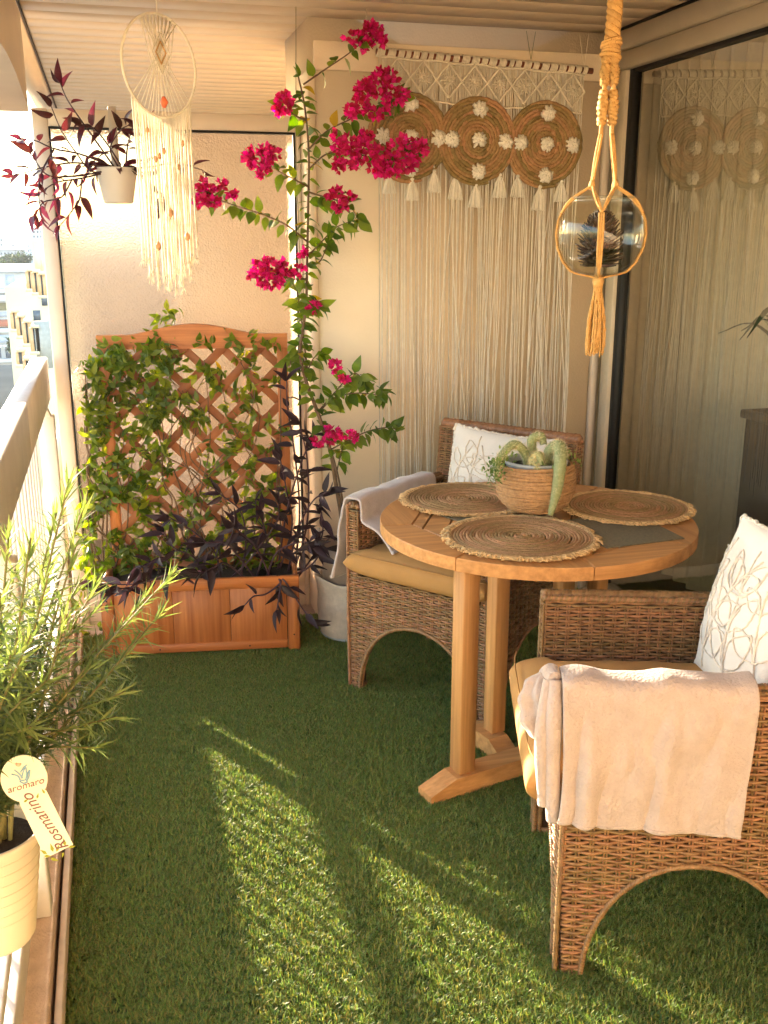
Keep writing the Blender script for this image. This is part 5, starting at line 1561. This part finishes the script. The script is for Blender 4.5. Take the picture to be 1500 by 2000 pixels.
def text_on_card(body, u, v, ang, size, m, shear=.25):
    cu = bpy.data.curves.new('lettering', 'FONT'); cu.body = body; cu.size = size; cu.align_x = 'CENTER'; cu.align_y = 'CENTER'; cu.shear = shear; cu.extrude = .0002
    cu.materials.append(m)
    tmp = bpy.data.objects.new('lettering', cu); col.objects.link(tmp)
    bpy.context.view_layer.update()
    me = bpy.data.meshes.new_from_object(tmp.evaluated_get(bpy.context.evaluated_depsgraph_get()))
    bpy.data.objects.remove(tmp)
    p = TP(u, v, .0017)
    place(me, 'lettering', m, pl, Matrix.Translation(Vector(p)) @ Matrix.Rotation(math.pi/2, 4, 'X') @ Matrix.Rotation(ang, 4, 'Z'))
text_on_card('Rosmarino', 89, 1606, math.atan2(142, -69)-.02, .021, ink, .3)
text_on_card('aromaro', 50, 1534, .18, .0125, ink, .2)

# ================================================================== the town below
GZ = -13.5
struct(MB().box(-2500, 2500, 9.5, 5500, GZ-1, GZ).build('ground', M('town_ground', (.16, .15, .13), rough=.9, scale=.05, var=.3)))
struct(MB().box(-14, 12, 30, 88, GZ, GZ+.03).build('road', M('asphalt', (.045, .045, .047), rough=.85, scale=.6, var=.25)))
c_white = M('white_facade', (.58, .59, .63), rough=.8, scale=.5, var=.06)
c_cream = M('cream_facade', (.74, .62, .40), rough=.8, scale=.5, var=.06)
c_glass = M('window_dark', (.10, .12, .15), rough=.2)
c_shut = M('shutter_blue', (.42, .47, .58), rough=.6)
c_olive = M('recess_shade_olive', (.26, .24, .14), rough=.8)
c_red = M('awning_red', (.42, .13, .07), rough=.8)
c_sand = M('sand_frame', (.66, .42, .22), rough=.7)
c_far = [M('far_facade', c, rough=.9, scale=.1, var=.08) for c in ((.46, .47, .50), (.55, .55, .56), (.40, .42, .44), (.50, .52, .58))]
def face_box(name, u0, u1, v0, v1, y, depth, m, parent, out=0.0):
    a, b = P(u0, v1, y), P(u1, v0, y)
    return MB().box(a[0], b[0], y-out, y+depth, a[2], b[2]).build(name, m, parent)
A = thing('apartment_block', 'white apartment block with long balconies and awnings seen past the handrail', 'building', P(0, 712, 90))
face_box('wall', -90, 62, 533, 716, 90, 12, c_white, A)
face_box('roof', -92, 64, 523, 533, 89.4, 13, c_white, A)
for u in (13, -22, -57): face_box('window', u, u+14, 536, 559, 89.99, .2, c_shut, A, .12)
face_box('balcony_parapet', -90, 27, 576, 590, 88.2, .2, c_white, A); face_box('balcony_parapet', 27, 54, 576, 597, 88.1, .2, c_white, A)
face_box('balcony_slab', -90, 60, 565, 574, 88, 2, c_white, A)
face_box('loggia_shade', -90, 30, 591, 608, 89.9, .2, c_olive, A); face_box('shutter', -90, 24, 609, 621, 89.8, .2, c_shut, A)  # flat olive panel, its dark colour stands in for shade in the recess
face_box('awning', -90, 24, 626, 640, 88.4, 1.4, c_red, A); face_box('balcony_slab', -90, 30, 642, 652, 88, 2, c_white, A)
for u in (-60, -35, -12, 12): face_box('window', u, u+13, 680, 699, 89.9, .3, c_glass, A)
face_box('plinth', -90, 32, 701, 711, 89.3, .7, c_white, A)
for u in (-80, -45, 32, 44): face_box('window', u, u+9, 612, 632, 89.95, .2, c_glass, A)
for u in (34, 47): face_box('window', u, u+9, 655, 690, 89.95, .2, c_glass, A)
face_box('balcony_rail', 28, 60, 640, 642, 88.3, .1, c_shut, A); face_box('balcony_rail', -90, 27, 654, 672, 88.25, .1, c_shut, A)
mb = MB()
for k in range(14):
    u = -60+k*6.5; a, b, c = P(u, 674, 88.2), P(u+6.5, 674, 88.2), P(u+3.2, 680, 88.2)
    mb.prism([a, b, c], (0, .1, 0))
stuff(mb.build('awning_scallops', c_white, A))
B_ = thing('stepped_apartment_block', 'cream sunlit apartment block with stepped framed balconies next door', 'building', P(70, 760, 40))
face_box('wall', 62, 140, 560, 1100, 40, 8, c_cream, B_); face_box('wall', 70, 140, 470, 562, 42, 8, c_cream, B_)
for u_, v_ in ((82, 575), (92, 640), (84, 700), (66, 720)): face_box('window', u_, u_+9, v_, v_+22, 39.96, .2, c_glass, B_)
face_box('window', 66, 78, 606, 628, 39.97, .2, c_glass, B_); face_box('chimney', 70, 78, 488, 530, 39, .8, c_cream, B_)
def frame(u, v, w, h, y):
    for d in (-1, 1): face_box('balcony_post', u+d*w/2-1.4, u+d*w/2+1.4, v-h/2+3, v+h/2-3, y, .25, c_sand, B_)
    face_box('balcony_cap', u-w/2-2, u+w/2+2, v-h/2-3, v-h/2+2.9, y-.08, .5, c_cream, B_)
    face_box('balcony_sill', u-w/2-3, u+w/2+3, v+h/2-2.9, v+h/2+3, y-.15, .7, c_cream, B_)
    face_box('balcony_glass', u-w/2+1.5, u+w/2-1.5, v-h/2+3.1, v+h/2-3, y+.1, .05, c_glass, B_)
for a in ((28, 627, 9, 38, 36), (40, 638, 10, 42, 34), (53, 651, 11, 47, 32), (68, 664, 12, 52, 30), (58, 547, 9, 40, 38), (70, 552, 10, 44, 36), (82, 557, 10, 46, 34)): frame(*a)
face_box('parapet', 74, 95, 628, 720, 30, .3, M('grey_parapet', (.42, .40, .36), rough=.8), B_)
for a in ((40, 700, 12, 30, 35), (54, 718, 12, 34, 32)): frame(*a)
far = [(-40, 13, 462, 560, 300), (8, 36, 472, 560, 340), (-30, 58, 488, 560, 230), (53, 66, 465, 540, 220), (63, 110, 446, 560, 210), (18, 34, 458, 520, 700), (36, 48, 462, 520, 640), (-60, 20, 505, 560, 170), (26, 60, 510, 560, 160)]
lab = ['distant pale block at the left picture edge on the skyline', 'distant grey block in the middle of the skyline', 'long low distant building with rows of windows', 'narrow pale distant tower right of the trees', 'pale bluish distant block next to the partition post', 'tiny far tower left on the hazy skyline', 'tiny far tower right on the hazy skyline', 'low distant building left behind the apartment block roof', 'low distant building right behind the apartment block roof']
for i, (u0, u1, v0, v1, y) in enumerate(far):
    f = thing('distant_building', lab[i], 'building', P((u0+u1)/2, v1, y), 'distant town buildings')
    face_box('wall', u0, u1, v0, v1, y, 14, c_far[i % 4], f)
    face_box('roof', u0-.6, u1+.6, v0-1.2, v0, y-.4, 15, c_far[(i+1) % 4], f)
    if y < 400:
        for q in range(3):
            v = v0+5+q*9
            if v+4 > v1: break
            u = max(u0, -15)+2
            while u+5 < min(u1, 92): face_box('window', u, u+3, v, v+4, y-.05, .1, c_glass, f); u += 7
def tree(name, label, u, v, y, ru, rv, seed):
    r = np.random.default_rng(seed); c = P(u, v, y); sx = y/1950.
    t = thing(name, label, 'tree', (c[0], y, GZ), 'trees between the buildings')
    MB().tube(spline([(c[0], y, GZ), (c[0]+.2, y, (GZ+c[2])/2), (c[0], y, c[2])], 12), np.linspace(.25, .08, 12), 7).build('trunk', K['stem'], t, True)
    mb = MB(); base = leaf_mesh(1., .6, .2, .3, 2)
    cl = [c+np.array([r.normal(0, ru*sx*.45), r.normal(0, ru*sx*.4), r.normal(0, rv*sx*.45)]) for q in range(26)]
    for q in range(1500):
        k = cl[r.integers(0, 26)]
        scatter_leaves(mb, base, [(k+r.normal(0, ru*sx*.13, 3), orient(r.normal(0, 1, 3)), r.uniform(.18, .42))])
    stuff(mb.build('crown', M('tree_leaf', (.05, .075, .03), rough=.6, island=.4, trans=.2), t))
tree('street_tree', 'dark green tree crown between the white block and the distant tower', 45, 508, 110, 30, 16, 1)
tree('street_tree', 'small dark tree left of the distant tower', 22, 512, 118, 16, 9, 2)
tree('street_tree', 'green tree beside the lower framed balconies', 40, 672, 60, 14, 14, 3)

# ================================================================== the air over the town
hm = bpy.data.materials.new('haze_air'); hm.use_nodes = True
hN, hL = hm.node_tree.nodes, hm.node_tree.links
for n_ in list(hN):
    if n_.type == 'BSDF_PRINCIPLED': hN.remove(n_)
pv = hN.new('ShaderNodeVolumePrincipled'); pv.inputs['Color'].default_value = (.90, .93, .97, 1); pv.inputs['Density'].default_value = .0006; pv.inputs['Anisotropy'].default_value = 0.0
hL.new(pv.outputs[0], hN['Material Output'].inputs['Volume'])
hz = MB().box(-2600, 2600, -40, 5600, GZ-2.2, 12.0).build('haze', hm); stuff(hz)
